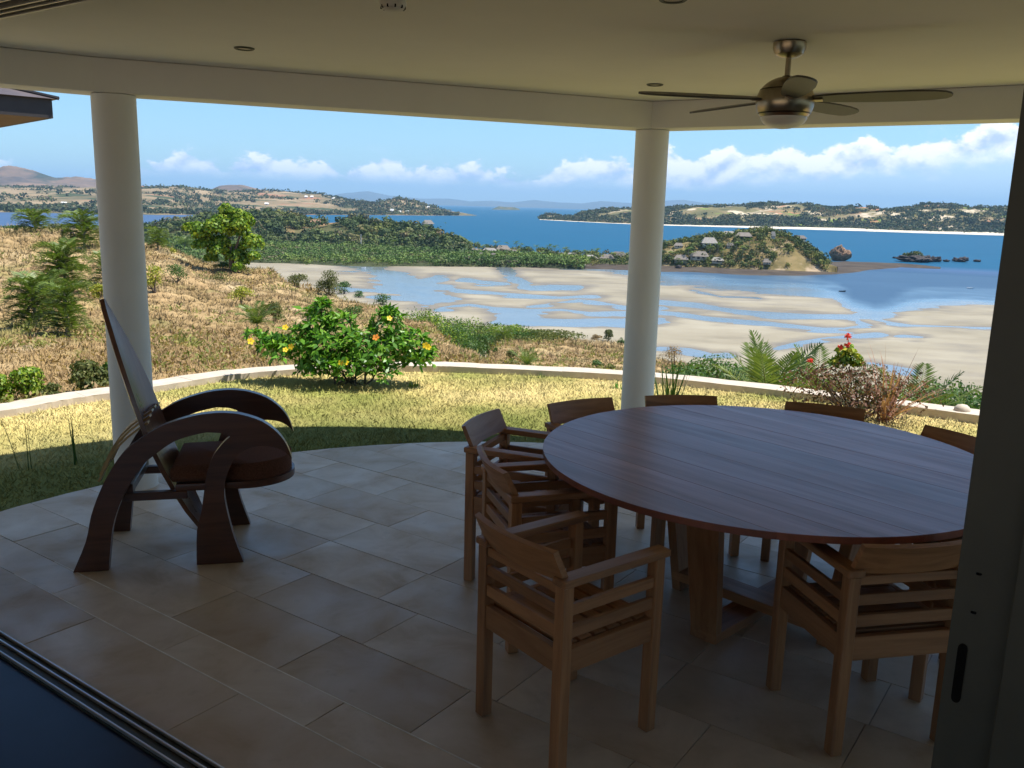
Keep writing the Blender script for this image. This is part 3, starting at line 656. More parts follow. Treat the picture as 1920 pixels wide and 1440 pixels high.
mang_l = Land([(240, 466, 700), (470, 476, 720), (560, 478, 700), (700, 482, 650), (860, 487, 620), (1010, 493, 600), (1080, 496, 598), (1100, 497, 595)],
              [(240, 560), (480, 575), (640, 562), (735, 556), (760, 580), (860, 575), (1000, 580), (1100, 585)], [(240, 980), (700, 880), (860, 700), (1100, 640)], 13, .05, 60, pow_=.25)
islet_l = Land([(1215, 478, 665), (1250, 462, 672), (1290, 452, 675), (1340, 446, 680), (1400, 440, 684), (1440, 434, 685), (1480, 440, 684), (1510, 458, 678), (1540, 481, 668), (1556, 495, 660), (1580, 502, 655)],
               [(1215, 636), (1400, 636), (1500, 640), (1556, 648), (1580, 652)], [(1215, 720), (1400, 790), (1556, 700), (1580, 662)], 17, .3, 38, pow_=.75)
reef_l = Land([(1000, 500, 604), (1150, 500, 606), (1240, 500, 612), (1330, 500, 616), (1440, 500, 630), (1520, 500, 680), (1590, 500, 740), (1650, 496, 780), (1700, 494, 800), (1775, 494, 790)],
              [(1000, 582), (1150, 590), (1240, 592), (1440, 590), (1520, 608), (1600, 650), (1650, 715), (1700, 768), (1775, 778)], [(1000, 640), (1240, 680), (1440, 700), (1540, 800), (1600, 832), (1700, 832), (1775, 800)], 19, 1.1, 24, pow_=.5); reef_l.zt[:] = .7
left_l = Land([(-700, 352, 5200), (-60, 350, 5000), (100, 352, 4800), (200, 350, 4600), (300, 351, 4500), (420, 360, 4300), (520, 363, 4200), (600, 368, 4000), (640, 374, 3900), (700, 382, 3700), (740, 374, 3500), (770, 379, 3500), (800, 388, 3500), (840, 396, 3480), (870, 399.5, 3450), (893, 404, 3420)],
              [(-700, 1950), (0, 1950), (300, 2000), (480, 2300), (620, 2600), (735, 2900), (820, 3050), (893, 3380)], [(-700, 9000), (500, 7000), (740, 4600), (893, 3500)], 23, .6, 320)
mtn_l = Land([(-700, 318, 7500), (-200, 325, 7300), (-40, 328, 7000), (15, 320, 7000), (60, 327, 7000), (110, 338, 6800), (150, 333, 6800), (200, 336, 6900), (260, 352, 6600), (320, 350, 6200), (360, 358, 6000), (385, 357, 6000), (415, 346, 6000), (455, 347, 6000), (490, 356, 6000), (540, 366, 6000), (580, 374, 6000)],
             [(-700, 5200), (580, 5000)], [(-700, 10000), (580, 8000)], 29, .8, 420)
isle_l = Land([(1012, 410, 2950), (1025, 404.5, 2930), (1042, 405, 2900), (1052, 410, 2880), (1070, 406, 2900), (1100, 400, 2950), (1150, 391, 3000), (1200, 394, 3000), (1250, 396, 3000), (1300, 389, 3000), (1370, 386, 3050), (1450, 390, 3050), (1560, 394, 3050), (1650, 392, 3000), (1700, 387, 3000), (1760, 384, 3000), (1870, 388, 3000), (2100, 392, 3000), (2400, 398, 3000)],
              [(1012, 2780), (1100, 2560), (1180, 2450), (1250, 2420), (1600, 2500), (1700, 2480), (1880, 2560), (2400, 2650)], [(1012, 3050), (1150, 3600), (2400, 4200)], 37, .7, 170, pow_=.7)
beach_l = Land([(1012, 411, 2800), (1100, 417, 2575), (1180, 421, 2465), (1250, 421, 2440), (1600, 428, 2510), (1690, 432, 2490), (1760, 434, 2510), (1900, 436, 2590), (2400, 440, 2660)],
               [(1012, 2735), (1100, 2520), (1180, 2415), (1250, 2370), (1500, 2425), (1600, 2450), (1660, 2460), (1700, 2440), (1880, 2530), (2400, 2600)], [(1012, 2850), (1250, 2600), (2400, 2800)], 41, .1, 60)
isle2_l = Land([(922, 392, 9000), (935, 387, 9000), (950, 388.5, 9000), (965, 388.5, 9000), (974, 392.5, 9000)], [(922, 8700), (974, 8700)], [(922, 9500), (974, 9500)], 43, .3, 120)
rg = [(560, 380, 30000), (600, 372, 30000), (640, 362, 30000), (690, 357, 30000), (730, 366, 30000), (790, 372, 30000), (840, 372, 30000), (880, 378, 30000), (925, 376, 30000), (960, 379, 30000), (1000, 374, 30000), (1045, 379, 30000), (1090, 381, 30000), (1125, 376, 30000), (1180, 380, 30000), (1240, 377, 30000), (1280, 374.5, 30000), (1320, 380, 30000), (1400, 388, 30000), (1500, 395, 30000)]
range_l = Land(rg, [(560, 25000), (1500, 25000)], [(560, 36000), (1500, 36000)], 47, .25, 1800)
for nm, l, mt, na, nr in (('peninsula', wood_l, 'wooded_ground', 260, 60), ('mangrove_bank', mang_l, 'mangrove_mud', 220, 40), ('islet', islet_l, 'islet_ground', 220, 70), ('reef_flat', reef_l, 'reef_mud', 240, 50),
                          ('far_plain', left_l, 'far_fields', 300, 90), ('mountains', mtn_l, 'mountain_ground', 260, 60), ('island', isle_l, 'island_ground', 340, 80), ('beach', beach_l, 'beach_sand', 200, 16), ('far_islet', isle2_l, 'wooded_ground', 40, 16), ('mountain_range', range_l, 'range_ground', 240, 40)):
    tag(link(nm, l.mesh(nm, mt, na, nr)), kind='structure')
LANDS = [wood_l, mang_l, islet_l, reef_l, left_l, isle_l, mtn_l]
def ground(x, y):
    z = np.where(np.hypot(x, y) < 335, hillz(x, y), -99.0); z = np.maximum(z, SEA)
    for l in LANDS: z = np.maximum(z, l.z(x, y))
    return z
RS = np.concatenate([np.geomspace(10.4, 60, 500), np.geomspace(60.2, 8000, 4200)])
def hit(px, py, lo=10.4, hi=8000):
    d = ray(px, py); h = math.hypot(d[0], d[1]); q = RS[(RS >= lo) & (RS <= hi)]; x, y, z = d[0] / h * q, d[1] / h * q, EYE + d[2] / h * q
    g = ground(x, y); k = np.nonzero(z <= g)[0]
    k = k[0] if len(k) else len(q) - 1
    return np.array([x[k], y[k], g[k]]), q[k]

# --- woods, mangrove, far trees: uncountable masses of leaf clumps
def scatter_mass(name, pos, rad, hgt, nleaf, mat, label, flat=.75, leaf=.38):
    n = len(pos); k = np.repeat(np.arange(n), nleaf); m = len(k); d = unit(rng.normal(size=(m, 3))); d[:, 2] = np.abs(d[:, 2]) - .22; d = unit(d)
    sub = rng.normal(size=(n, 5, 3)) * np.array([.40, .40, .20]); ch = rng.integers(0, 5, m)
    c = pos + np.stack([0 * hgt, 0 * hgt, hgt - rad * flat * .75], 1)
    P = c[k] + (sub[k, ch] + d * np.array([.60, .60, .55 * flat / .75]) * rng.uniform(.86, 1.04, (m, 1))) * rad[k, None]
    D = unit(np.cross(d, rng.normal(size=d.shape))); s_ = rad[k] * leaf * rng.uniform(.7, 1.35, m)
    v, f = leaves(P - D * s_[:, None] * .5, D, s_, s_ * .95, up=unit(d + .35 * rng.normal(size=d.shape)), fold=-.2)
    me = npmesh(name, v, f, mat); me.attributes.new('tone', 'FLOAT', 'POINT').data.foreach_set('value', np.repeat(rng.uniform(0, 1, n)[k], 4).astype(np.float32))
    return tag(link(name, me), label, 'trees', kind='stuff')
def scatter_land(l, n, az0, az1, t0, t1, thr=None, s=.02, seed=3):
    az = rng.uniform(pxaz(az0, 410), pxaz(az1, 410), n); t = rng.uniform(t0, t1, n)
    fr, bk = np.interp(az, l.az, l.fr), np.interp(az, l.az, l.bk); r = fr + (bk - fr) * t; x, y = r * np.sin(az), r * np.cos(az); z = l.z(x, y)
    ok = z > SEA + .15
    if thr is not None: ok &= fbm(x * s, y * s, seed, 4) > thr
    return np.stack([x, y, z], 1)[ok]
p = scatter_land(wood_l, 1500, 240, 868, .02, .72, .40, .02, 51); rd = rng.uniform(3.6, 8.0, len(p)); h = rd * rng.uniform(.9, 1.35, len(p))
scatter_mass('woodland', p, rd, h, 85, 'leaf_wood', 'dark mixed woodland covering the low peninsula behind the mangroves', leaf=.30)
p = scatter_land(mang_l, 5200, 250, 1105, .0, .95); rd = rng.uniform(2.0, 4.4, len(p)); h = rng.uniform(2.8, 4.6, len(p))
scatter_mass('mangrove_thicket', p, rd, h, 30, 'leaf_mangrove', 'even green mangrove thicket lining the far edge of the sand flats', .5, .30)
p = scatter_land(wood_l, 330, 862, 1232, .0, .95); rd = rng.uniform(1.6, 3.8, len(p)); h = rd * rng.uniform(1.1, 1.6, len(p))
scatter_mass('village_trees', p, rd, h, 60, 'leaf_islet', 'mixed trees and scrub between the village huts on the spit', leaf=.3)
p = scatter_land(islet_l, 1150, 1222, 1560, .0, .8, .38, .06, 53); rd = rng.uniform(1.4, 3.9, len(p)); h = rd * rng.uniform(.9, 1.4, len(p))
scatter_mass('islet_scrub', p, rd, h, 60, 'leaf_islet', 'green scrub and small trees covering the slopes of the steep islet', leaf=.3)
p = scatter_land(left_l, 7000, -300, 870, .0, .72, .53, .005, 57); p2 = scatter_land(left_l, 1500, -300, 720, .0, .06, .42, .01, 58); p = np.concatenate([p, p2]); rd = rng.uniform(6, 15, len(p)); h = rd * .7
scatter_mass('coastal_trees', p, rd, h, 13, 'leaf_far', 'distant belts of trees on the dry coastal plain across the bay', .5, .5)
p = scatter_land(isle_l, 9000, 1012, 2150, .0, .6, .50, .011, 59); p2 = scatter_land(isle_l, 1600, 1060, 2150, .0, .10); p = np.concatenate([p, p2]); rd = rng.uniform(5, 11, len(p)); h = rd * .75
scatter_mass('island_forest', p, rd, h, 15, 'leaf_far', 'dark forest on the long island across the blue channel', .5, .5)

# --- dry grass and weeds on the hillside
n = 105000; r = 10.3 * (150 / 10.3) ** rng.uniform(0, 1, n) ** .85; az = rng.uniform(R(-36), R(34), n); x, y = r * np.sin(az), r * np.cos(az)
ok = (fbm(x * .25, y * .25, 61, 3) > .30) & (r > np.interp(az, kaz[od2], krr[od2]) + .5); x, y, r = x[ok], y[ok], r[ok]; z = hillz(x, y); ok = z > SEA + 3; x, y, z, r = x[ok], y[ok], z[ok], r[ok]
m = len(x); k = np.repeat(np.arange(m), 9); sz = np.clip(.055 + r * .0034, .09, .55) * rng.uniform(.5, 1.5, m)
th = rng.uniform(0, 2 * math.pi, len(k)); tl = rng.uniform(.15, 1.35, len(k)); D = np.stack([np.cos(th) * np.sin(tl), np.sin(th) * np.sin(tl), np.cos(tl)], 1)
P = np.stack([x, y, z - .03], 1)[k] + np.stack([np.cos(th), np.sin(th), 0 * th], 1) * (sz[k] * .35 * rng.uniform(0, 1, len(k)))[:, None]
L = sz[k] * rng.uniform(.6, 1.2, len(k)); sdv = unit(np.cross(D, rng.normal(size=D.shape))) * (L * .07)[:, None]
v = np.stack([P - sdv, P + sdv, P + D * L[:, None]], 1).reshape(-1, 3)
tag(link('dry_grass', npmesh('dry_grass', v, np.arange(3 * len(k)).reshape(-1, 3), 'hill_grass')), 'tall dry straw grass covering the hillside beyond the kerb', 'grass', kind='stuff')

# ================================================================== OBJECTS ON THE TERRACE
# --- sliding doors: floor track, head track, door leaf
tr = empty('door_track', (*uv(-2, WALL), 0), UA, 'aluminium sliding door track with raised rails let into the floor', 'track')
MB().box((-2.9, -.072, -.03), (4.2, .022, .002)).build('track_base', 'aluminium', tr)
for k, yy in enumerate((-.066, -.022, .012)): MB().box((-2.9, yy - .004, .0025), (4.2, yy + .004, .017), .002).build('rail', 'rail_metal', tr)
hd = empty('overhead_track', (*uv(-2, WALL), 2.38), UA, 'aluminium sliding door head with guide channels above the opening', 'track')
MB().box((-2.9, -.086, .03), (4.2, .054, .088)).build('head_channel', 'aluminium', hd)
for yy in (-.086, -.03, .006, .044): MB().box((-2.9, yy, -.002), (4.2, yy + .01, .0295), .002).build('guide_fin', 'rail_metal', hd)
dl = empty('sliding_door', (*uv(-.167, WALL), .018), UA, 'grey aluminium sliding door leaf with recessed pull beside the opening', 'door')
pr = [(0, .0), (.006, .012), (.05, .012), (.056, .018), (.085, .018), (.09, .008), (.115, .008), (.115, -.03), (0, -.03)]
MB().prism(pr, lambda a, b, h: (a, b - .0, h), 0, 2.36, .0015).build('stile', 'aluminium', dl)
MB().box((.115, -.02, .0), (1.9, 0, .09)).build('bottom_rail', 'aluminium', dl); MB().box((.115, -.02, 2.28), (1.9, 0, 2.36)).build('top_rail', 'aluminium', dl)
MB().box((.116, -.013, .09), (1.899, -.007, 2.28)).build('pane', 'pane_glass', dl); MB().box((1.9, -.03, 0), (2.0, .012, 2.36)).build('stile', 'aluminium', dl)
slot = [(.022 + .007 * math.cos(a), 1.02 + .009 * math.sin(a)) for a in np.linspace(math.pi, 2 * math.pi, 9)] + [(.022 + .007 * math.cos(a), 1.105 + .009 * math.sin(a)) for a in np.linspace(0, math.pi, 9)]
MB().prism(slot, lambda a, b, h: (a, h, b), -.0325, -.0302).build('pull_slot', 'dark_rubber', dl)
for zz in (1.17, 1.235): MB().lathe([(.004, 0), (.004, .002)], 10).build('screw', 'dark_rubber', dl, (.03, -.0322, zz))
dl2 = empty('sliding_door', (*uv(-.10, WALL - .045), .018), UA, 'inner aluminium door leaf stacked behind the leaf with recessed pull', 'door')
MB().box((.0, -.03, 0), (.11, .008, 2.36), .002).build('stile', 'aluminium', dl2); MB().box((.11, -.018, 0), (2.0, .0, 2.36)).build('pane', 'pane_glass', dl2)
dl2.location = (*uv(-.085, WALL - .045), .018)

# --- round dining table of single planks on a splayed trestle
tcx, tcy, TRAD = 1.126, 3.737, .981
tb = empty('dining_table', (tcx, tcy, 0), R(130), 'large round brown plank dining table on splayed board legs', 'table')
edges = np.linspace(-TRAD, TRAD, 11); edges[0] -= .02; edges[-1] += .02
circ = [(TRAD * math.cos(a), TRAD * math.sin(a)) for a in np.linspace(0, 2 * math.pi, 121)[:-1]]
for i, (a, b) in enumerate(zip(edges, edges[1:])):
    q = clip(clip(circ, 0, 1, b - .0004), 0, -1, -(a + .0004)); q2 = []
    for p in q:
        if not q2 or math.dist(p, q2[-1]) > .004: q2.append(p)
    cy_ = (a + b) / 2
    MB().prism([(p[0], p[1] - cy_) for p in q2], XYZ, -.026, random.uniform(-.0003, .0003), .0008).build('plank', 'table_wood', tb, (0, cy_, .75))
def plankbox(name, p, q, w, th, mat, parent, up=(0, 0, 1)):
    """board from p to q; w across, th thick"""
    p, q = Vector(p), Vector(q); d = (q - p).normalized(); s = d.cross(Vector(up)).normalized(); n_ = s.cross(d)
    mb = MB(); L = (q - p).length; mb.box((0, -w / 2, -th / 2), (L, w / 2, th / 2), .003); o = mb.build(name, mat, parent)
    o.matrix_local = Matrix([[d[i], s[i], n_[i], p[i]] for i in range(3)] + [[0, 0, 0, 1]]); return o
for ang in (R(95), R(5)):
    c, s_ = math.cos(ang), math.sin(ang)
    plankbox('foot_beam', (-.40 * c, -.40 * s_, .024 if ang > 1 else .073), (.40 * c, .40 * s_, .024 if ang > 1 else .073), .13, .047, 'teak_x', tb)
    plankbox('head_beam', (-.50 * c, -.50 * s_, .69 if ang > 1 else .642), (.50 * c, .50 * s_, .69 if ang > 1 else .642), .10, .046, 'teak_x', tb)
    for sg in (-1, 1):
        f = Vector((sg * .37 * c, sg * .37 * s_, .0)); g = Vector((sg * .47 * c, sg * .47 * s_, .715)); tdir = Vector((-s_, c, 0))
        mb = MB()
        for zz, pp, wb in ((0, f, .075), (1, g, .11)): pass
        d = Vector((c * sg, s_ * sg, 0)); v = []
        for pp, wb in ((f, .062), (g, .085)):
            for e1, e2 in ((-1, -1), (1, -1), (1, 1), (-1, 1)): v.append(mb.bm.verts.new(pp + tdir * wb * e1 + d * .024 * e2))
        for q in ((0, 1, 2, 3), (7, 6, 5, 4), (0, 4, 5, 1), (1, 5, 6, 2), (2, 6, 7, 3), (3, 7, 4, 0)): mb.bm.faces.new([v[j] for j in q])
        bmesh.ops.bevel(mb.bm, geom=list(mb.bm.edges), offset=.003, segments=1, affect='EDGES')
        mb.build('leg', 'teak_z', tb)

# --- teak armchairs
def make_chair():
    t = empty('dining_chair', (0, 0, 0))
    hx, hy, LW = .207, .205, .044
    for sx in (-1, 1):
        for sy in (-1, 1): MB().box((-LW / 2, -LW / 2, 0), (LW / 2, LW / 2, .648), .003).build('leg', 'teak_z', t, (sx * hx, sy * hy, 0))
    for sy in (-1, 1):
        MB().box((-.235, -.031, 0), (.245, .031, .026), .004).build('arm', 'teak_x', t, (0, sy * hy, .6485))
        for z0, z1 in ((.545, .583), (.468, .510)): MB().box((-hx + LW / 2, -.009, 0), (hx - LW / 2, .009, z1 - z0), .002).build('side_slat', 'teak_x', t, (0, sy * (hy + .006), z0))
        MB().box((-hx + LW / 2, -.012, 0), (hx - LW / 2, .012, .085), .002).build('side_apron', 'teak_x', t, (0, sy * (hy + .004), .348))
    for z0, z1 in ((.545, .583), (.468, .510)): MB().box((-.009, -hy + LW / 2, 0), (.009, hy - LW / 2, z1 - z0), .002).build('back_slat', 'teak_y', t, (-hx - .006, 0, z0))
    MB().box((-.014, -hy + LW / 2, 0), (.014, hy - LW / 2, .032), .002).build('back_rail', 'teak_y', t, (-hx, 0, .616))
    MB().box((-.012, -hy + LW / 2, 0), (.012, hy - LW / 2, .085), .002).build('back_apron', 'teak_y', t, (-hx - .004, 0, .348))
    MB().box((-.012, -hy + LW / 2, 0), (.012, hy - LW / 2, .070), .002).build('front_apron', 'teak_y', t, (hx + .004, 0, .352))
    for k in range(6): MB().box((-.026, -.192, 0), (.026, .192, .018), .002).build('seat_slat', 'teak_y', t, (-.156 + .0635 * k, 0, .418))
    mb = MB(); n_ = 12; rows_ = []
    for k in range(n_ + 1):
        y_ = -.207 + .414 * k / n_; bow = -.030 * (1 - (y_ / .207) ** 2)
        rows_.append([mb.bm.verts.new((xx + bow, y_, zz)) for xx, zz in ((.010, 0), (-.012, -.004), (-.062, .102), (-.042, .108))])
    for a, b in zip(rows_, rows_[1:]):
        for j in range(4): mb.bm.faces.new((a[j], a[(j + 1) % 4], b[(j + 1) % 4], b[j]))
    mb.bm.faces.new(rows_[0][::-1]); mb.bm.faces.new(rows_[-1]); mb.build('crest_rail', 'teak_y', t, (-.2, 0, .664), smooth=True, angle=40)
    return t
chair0 = make_chair(); GRP = 'chairs around the dining table'
spots = [(.218, 2.829, 38, 'wooden armchair pulled out furthest from the table with its slatted side in full view'),
 (.165, 3.575, 17, 'wooden armchair half under the table beside the chair pulled out furthest'),
 (.085, 4.125, -22, 'wooden armchair with a leaning crest board, its back towards the carved armchair'),
 (.50, 4.44, -60, 'wooden armchair beyond the table, its crest and one arm showing beside the round column'),
 (.985, 4.60, -84, 'wooden armchair tucked beneath the table in front of the round column'),
 (1.63, 4.47, -112, 'wooden armchair across the table in front of the dry reddish shrub'),
 (1.965, 4.01, -154, 'wooden armchair across the table, crest half hidden by the sliding door'),
 (1.285, 2.925, 102, 'wooden armchair with its slatted back turned to the sliding doors'),
 (1.86, 3.06, 140, 'wooden armchair mostly hidden behind the sliding door leaf, slats under the tabletop')]
for i, (x, y, a, lb) in enumerate(spots):
    o = chair0 if i == 0 else copy_tree(chair0)
    o.location = (x, y, 0); o.rotation_euler = (0, 0, R(a)); tag(o, lb, 'chair', GRP)

# --- carved art-deco armchair
AO = np.array([-2.021, 3.981]); AA = math.atan2(.229, .973)
ac = empty('carved_armchair', (AO[0], AO[1], 0), AA, 'tall dark carved armchair with swept loop arms and pointed board back', 'armchair')
outer = [(-.085, 0), (-.017, .156), (.015, .286), (.06, .403), (.115, .508), (.182, .601), (.282, .677), (.372, .727), (.501, .766), (.60, .778), (.665, .776), (.729, .765), (.819, .73), (.889, .673), (.934, .606), (.958, .532),
         (.927, .567), (.887, .591), (.825, .604), (.774, .6), (.723, .58), (.681, .538), (.654, .484), (.636, .43), (.629, .374), (.632, .319), (.645, .239), (.667, .136), (.709, 0), (.484, 0), (.493, .18), (.52, .291), (.541, .423), (.559, .499), (.586, .564), (.634, .627), (.672, .660),
         (.586, .683), (.496, .67), (.407, .641), (.326, .585), (.265, .533), (.213, .46), (.17, .386), (.136, .312), (.106, .215), (.085, .072), (.076, 0)]
def smoothpoly(P, n=3, corners=()):
    P = np.array(P, float); out = []; m = len(P)
    for i in range(m):
        b, c = P[i], P[(i + 1) % m]; a = P[i - 1] if i not in corners else b; d = P[(i + 2) % m] if (i + 1) % m not in corners else c
        for t in np.linspace(0, 1, n, endpoint=False): out.append(tuple(.5 * (2 * b + (c - a) * t + (2 * a - 5 * b + 4 * c - d) * t * t + (3 * b - a - 3 * c + d) * t ** 3)))
    return out
sp = smoothpoly(outer, 3, (0, 15, 28, 29, 36, 47)); sp = [(a, max(b, 0)) for a, b in sp]
for y0 in (0, .54): MB().prism(sp, lambda a, b, h: (a, h, b), y0, y0 + .048, .003).build('side_frame', 'dark_wood', ac, smooth=True, angle=30)
# pointed board back: rows (s, z, half width)
bk = [(.480, .135, .10), (.432, .235, .15), (.388, .34, .185), (.340, .46, .21), (.300, .57, .222), (.262, .69, .225), (.222, .82, .212), (.178, .96, .175), (.138, 1.08, .128), (.104, 1.18, .078), (.080, 1.25, .040), (.066, 1.298, .008)]
mb = MB(); ring_ = []; YM = .294
for i, (s_, z_, w_) in enumerate(bk):
    p = bk[max(i - 1, 0)]; q = bk[min(i + 1, len(bk) - 1)]; d = Vector((q[0] - p[0], 0, q[1] - p[1])).normalized(); nr = Vector((d.z, 0, -d.x)); row = []
    for t in np.linspace(-1, 1, 9): row.append(Vector((s_, YM + w_ * t, z_)) - nr * (.035 * (w_ / .22) * (1 - t * t)))
    ring_.append(([mb.bm.verts.new(v + nr * .011) for v in row], [mb.bm.verts.new(v - nr * .011) for v in row]))
for (a, b), (c, d) in zip(ring_, ring_[1:]):
    for k in range(8): mb.bm.faces.new((a[k], a[k + 1], c[k + 1], c[k])); mb.bm.faces.new((b[k], d[k], d[k + 1], b[k + 1]))
    mb.bm.faces.new((a[0], c[0], d[0], b[0])); mb.bm.faces.new((a[8], b[8], d[8], c[8]))
for a, b in (ring_[0], ring_[-1]): mb.bm.faces.new(a + b[::-1])
mb.build('back_board', 'back_wood', ac, smooth=True, angle=40)
# seat board and cushion with a half-round front
def seatpoly(w, s0, s1, n_=24): return [(s0, YM - w)] + [(s1 - w * 1.05 + w * 1.05 * math.cos(a), YM + w * math.sin(a)) for a in np.linspace(-math.pi / 2, math.pi / 2, n_)] + [(s0, YM + w)]
MB().prism(seatpoly(.243, .395, .965), XYZ, .372, .408, .006).build('seat_board', 'dark_wood', ac, smooth=True)
mb = MB(); mb.prism(seatpoly(.232, .372, .95), XYZ, .4085, .50, .028); mb.build('cushion', 'cushion', ac, smooth=True, angle=60)
for y0 in (.049, .499): MB().box((0, 0, 0), (.30, .04, .04), .003).build('seat_rail', 'dark_wood', ac, (.15, y0, .333))
MB().box((0, 0, 0), (.035, .45, .045), .003).build('rear_rail', 'dark_wood', ac, (.165, .0495, .375))
arcp = [(.056, .42), (.086, .482), (.118, .54), (.150, .588), (.195, .632), (.245, .672), (.288, .700)]
for k in range(5):
    mb = MB(); y0 = .085 + k * .088; prev = None; bul = (.014, .026, .034, .034, .026)[k]
    for (s_, z_), (s2, z2) in zip(arcp, arcp[1:] + [(.33, .72)]):
        d = Vector((s2 - s_, 0, z2 - z_)).normalized(); nr = Vector((-d.z, 0, d.x)); c = Vector((s_, 0, z_))
        rw_ = [mb.bm.verts.new(c + nr * (e + bul) + Vector((0, yy, 0))) for e, yy in ((0, y0), (0, y0 + .05), (.010, y0 + .05), (.010, y0))]
        if prev:
            for j in range(4): mb.bm.faces.new((prev[j], prev[(j + 1) % 4], rw_[(j + 1) % 4], rw_[j]))
        else: mb.bm.faces.new(rw_)
        prev = rw_
    mb.bm.faces.new(prev[::-1]); mb.build('rear_slat', 'slat_wood_lit', ac, smooth=True)

# --- ceiling fan
fx, fy = 1.215, 4.19
fan = empty('ceiling_fan', (fx, fy, CEIL), 0, 'five-blade brushed metal ceiling fan with white glass light dome over the table', 'ceiling fan')
MB().lathe([(.070, -.001), (.074, -.006), (.073, -.03), (.062, -.055), (.035, -.068), (.012, -.071)], 36).build('canopy', 'fan_metal', fan, smooth=True)
MB().lathe([(.0125, -.06), (.0125, -.175)], 20).build('rod', 'fan_metal', fan, smooth=True); MB().lathe([(.02, -.148), (.024, -.152), (.024, -.163), (.028, -.175), (.02, -.18)], 20).build('collar', 'fan_dark', fan, smooth=True)
HZ = -.262; RH = .130
MB().lathe([(RH * math.cos(a), HZ + RH * .86 * math.sin(a)) for a in np.linspace(R(88), R(-36), 26)], 40).build('motor_housing', 'fan_metal', fan, smooth=True)
for a in (28, -27): MB().lathe([((RH + .0015) * math.cos(R(a + e)), HZ + (RH + .0015) * .86 * math.sin(R(a + e))) for e in (1.4, -1.4)], 40).build('trim_band', 'fan_dark', fan, smooth=True)
MB().lathe([(RH * .80 * math.cos(R(a)), HZ - .0665 - .052 * math.sin(R(a))) for a in np.linspace(0, 88, 14)], 36).build('light_dome', 'frosted_glass', fan, smooth=True)
mb = MB(); bl_ = [(.115, .028), (.18, .040), (.30, .052), (.42, .058), (.54, .057), (.62, .050), (.665, .038), (.685, .020)]
up_ = [mb.bm.verts.new((a, w, .004)) for a, w in bl_] + [mb.bm.verts.new((.692, 0, .004))] + [mb.bm.verts.new((a, -w, .004)) for a, w in bl_[::-1]]
f = mb.bm.faces.new(up_); rr_ = bmesh.ops.extrude_face_region(mb.bm, geom=[f]); bmesh.ops.translate(mb.bm, verts=[v for v in rr_['geom'] if isinstance(v, bmesh.types.BMVert)], vec=(0, 0, -.008))
bmd = mb.data('blade', 'blade_paint')
ar = MB().box((.085, -.016, -.006), (.165, .016, .0), .002).data('blade_arm', 'fan_metal')
for k in range(5):
    o = link('blade', bmd, fan, (0, 0, HZ + .012)); o.rotation_euler = (R(-13), 0, R(-28 + 72 * k)); a_ = link('blade_arm', ar, o, (0, 0, -.005))

# --- small ceiling fittings
def downlight(p, label):
    o = empty('downlight', (p[0], p[1], CEIL), 0, label, 'downlight', 'recessed ceiling lights')
    MB().lathe([(.036, -.002), (.036, -.007), (.046, -.008), (.052, -.004), (.052, -.0005)], 28).build('trim_ring', 'aluminium', o, smooth=True)
    MB().lathe([(.0355, -.001), (.0355, -.003)], 24).build('lens', 'lamp_lens', o)
for (px, py), lb in (((458, 90), 'small round recessed downlight in the ceiling above the carved armchair'), ((1228, 158), 'small round recessed downlight in the ceiling close to the edge beam and the fan'), ((1262, -2), 'recessed downlight in the ceiling closest to the sliding doors')): downlight(onz(px, py, CEIL), lb)
p = onz(737, 0, CEIL); o = empty('ceiling_sensor', (p[0], p[1], CEIL), 0, 'small white round ceiling sensor with slotted rim', 'sensor')
MB().lathe([(.048, -.0005), (.052, -.012), (.046, -.03), (.03, -.04), (.005, -.043)], 28).build('housing', 'wall_paint', o, smooth=True)
for k in range(10): MB().box((.041, -.003, -.033), (.0485, .003, -.022)).build('slot', 'dark_rubber', o, None, 2 * math.pi * k / 10)

# --- neighbouring roof corner at the left
c0 = at(100, 222, 15); hz = c0[2]
nb = empty('neighbour_house', (c0[0], c0[1], 0), R(43), 'neighbouring house corner with a dark hipped sheet roof and deep fascia', 'house')
MB().box((-7.4, 1.7, -3.2), (-1.7, 5.4, hz + .002)).build('wall', 'wall_paint', nb)
MB().prism([(-8, .03), (-.03, .03), (-.03, 6.8), (-8, 6.8)], XYZ, hz + .004, hz + .02).build('soffit', 'soffit_brown', nb)
for a, b in (((-8.0, 0, hz), (-.001, .03, hz + .27)), ((-.03, .031, hz), (0, 6.8, hz + .27))): MB().box(a, b).build('fascia', 'fascia', nb)
mb = MB(); e = .07
q = [mb.bm.verts.new(v) for v in ((-8.2, -e, hz + .27), (e, -e, hz + .27), (e, 6.9, hz + .27), (-8.2, 6.9, hz + .27), (-4.8, 3.4, hz + 1.20), (-3.2, 3.4, hz + 1.20))]
for f in ((0, 1, 5, 4), (1, 2, 5), (2, 3, 4, 5), (3, 0, 4), (3, 2, 1, 0)): mb.bm.faces.new([q[i] for i in f])
rf = mb.build('roof', 'roof_sheet', nb)
MB().tube([(e, -e, hz + .285), (-3.2, 3.4, hz + 1.215)], .03, 6).build('hip_cap', 'fascia', rf)
for k in range(7): MB().box((-8.1 + k * 1.1, -e - .004, hz + .262), (-8.07 + k * 1.1, -e + .02, hz + .30)).build('seam', 'fascia', rf)

# ================================================================== GARDEN PLANTS
def plant(name, P, label, cat_, group=None, rotz=0): return empty(name, P, rotz, label, cat_, group)
def foliage(name, lv, mat, parent, kind='stuff'):
    o = link(name, npmesh(name, *lv, mat), parent)
    if kind: o['kind'] = kind
    return o
def wobble(p, q, n=5, a=.05):
    p, q = np.array(p, float), np.array(q, float); out = []
    for t in np.linspace(0, 1, n): out.append(p + (q - p) * t + (rng.normal(size=3) * a * math.sin(math.pi * t)))
    return out
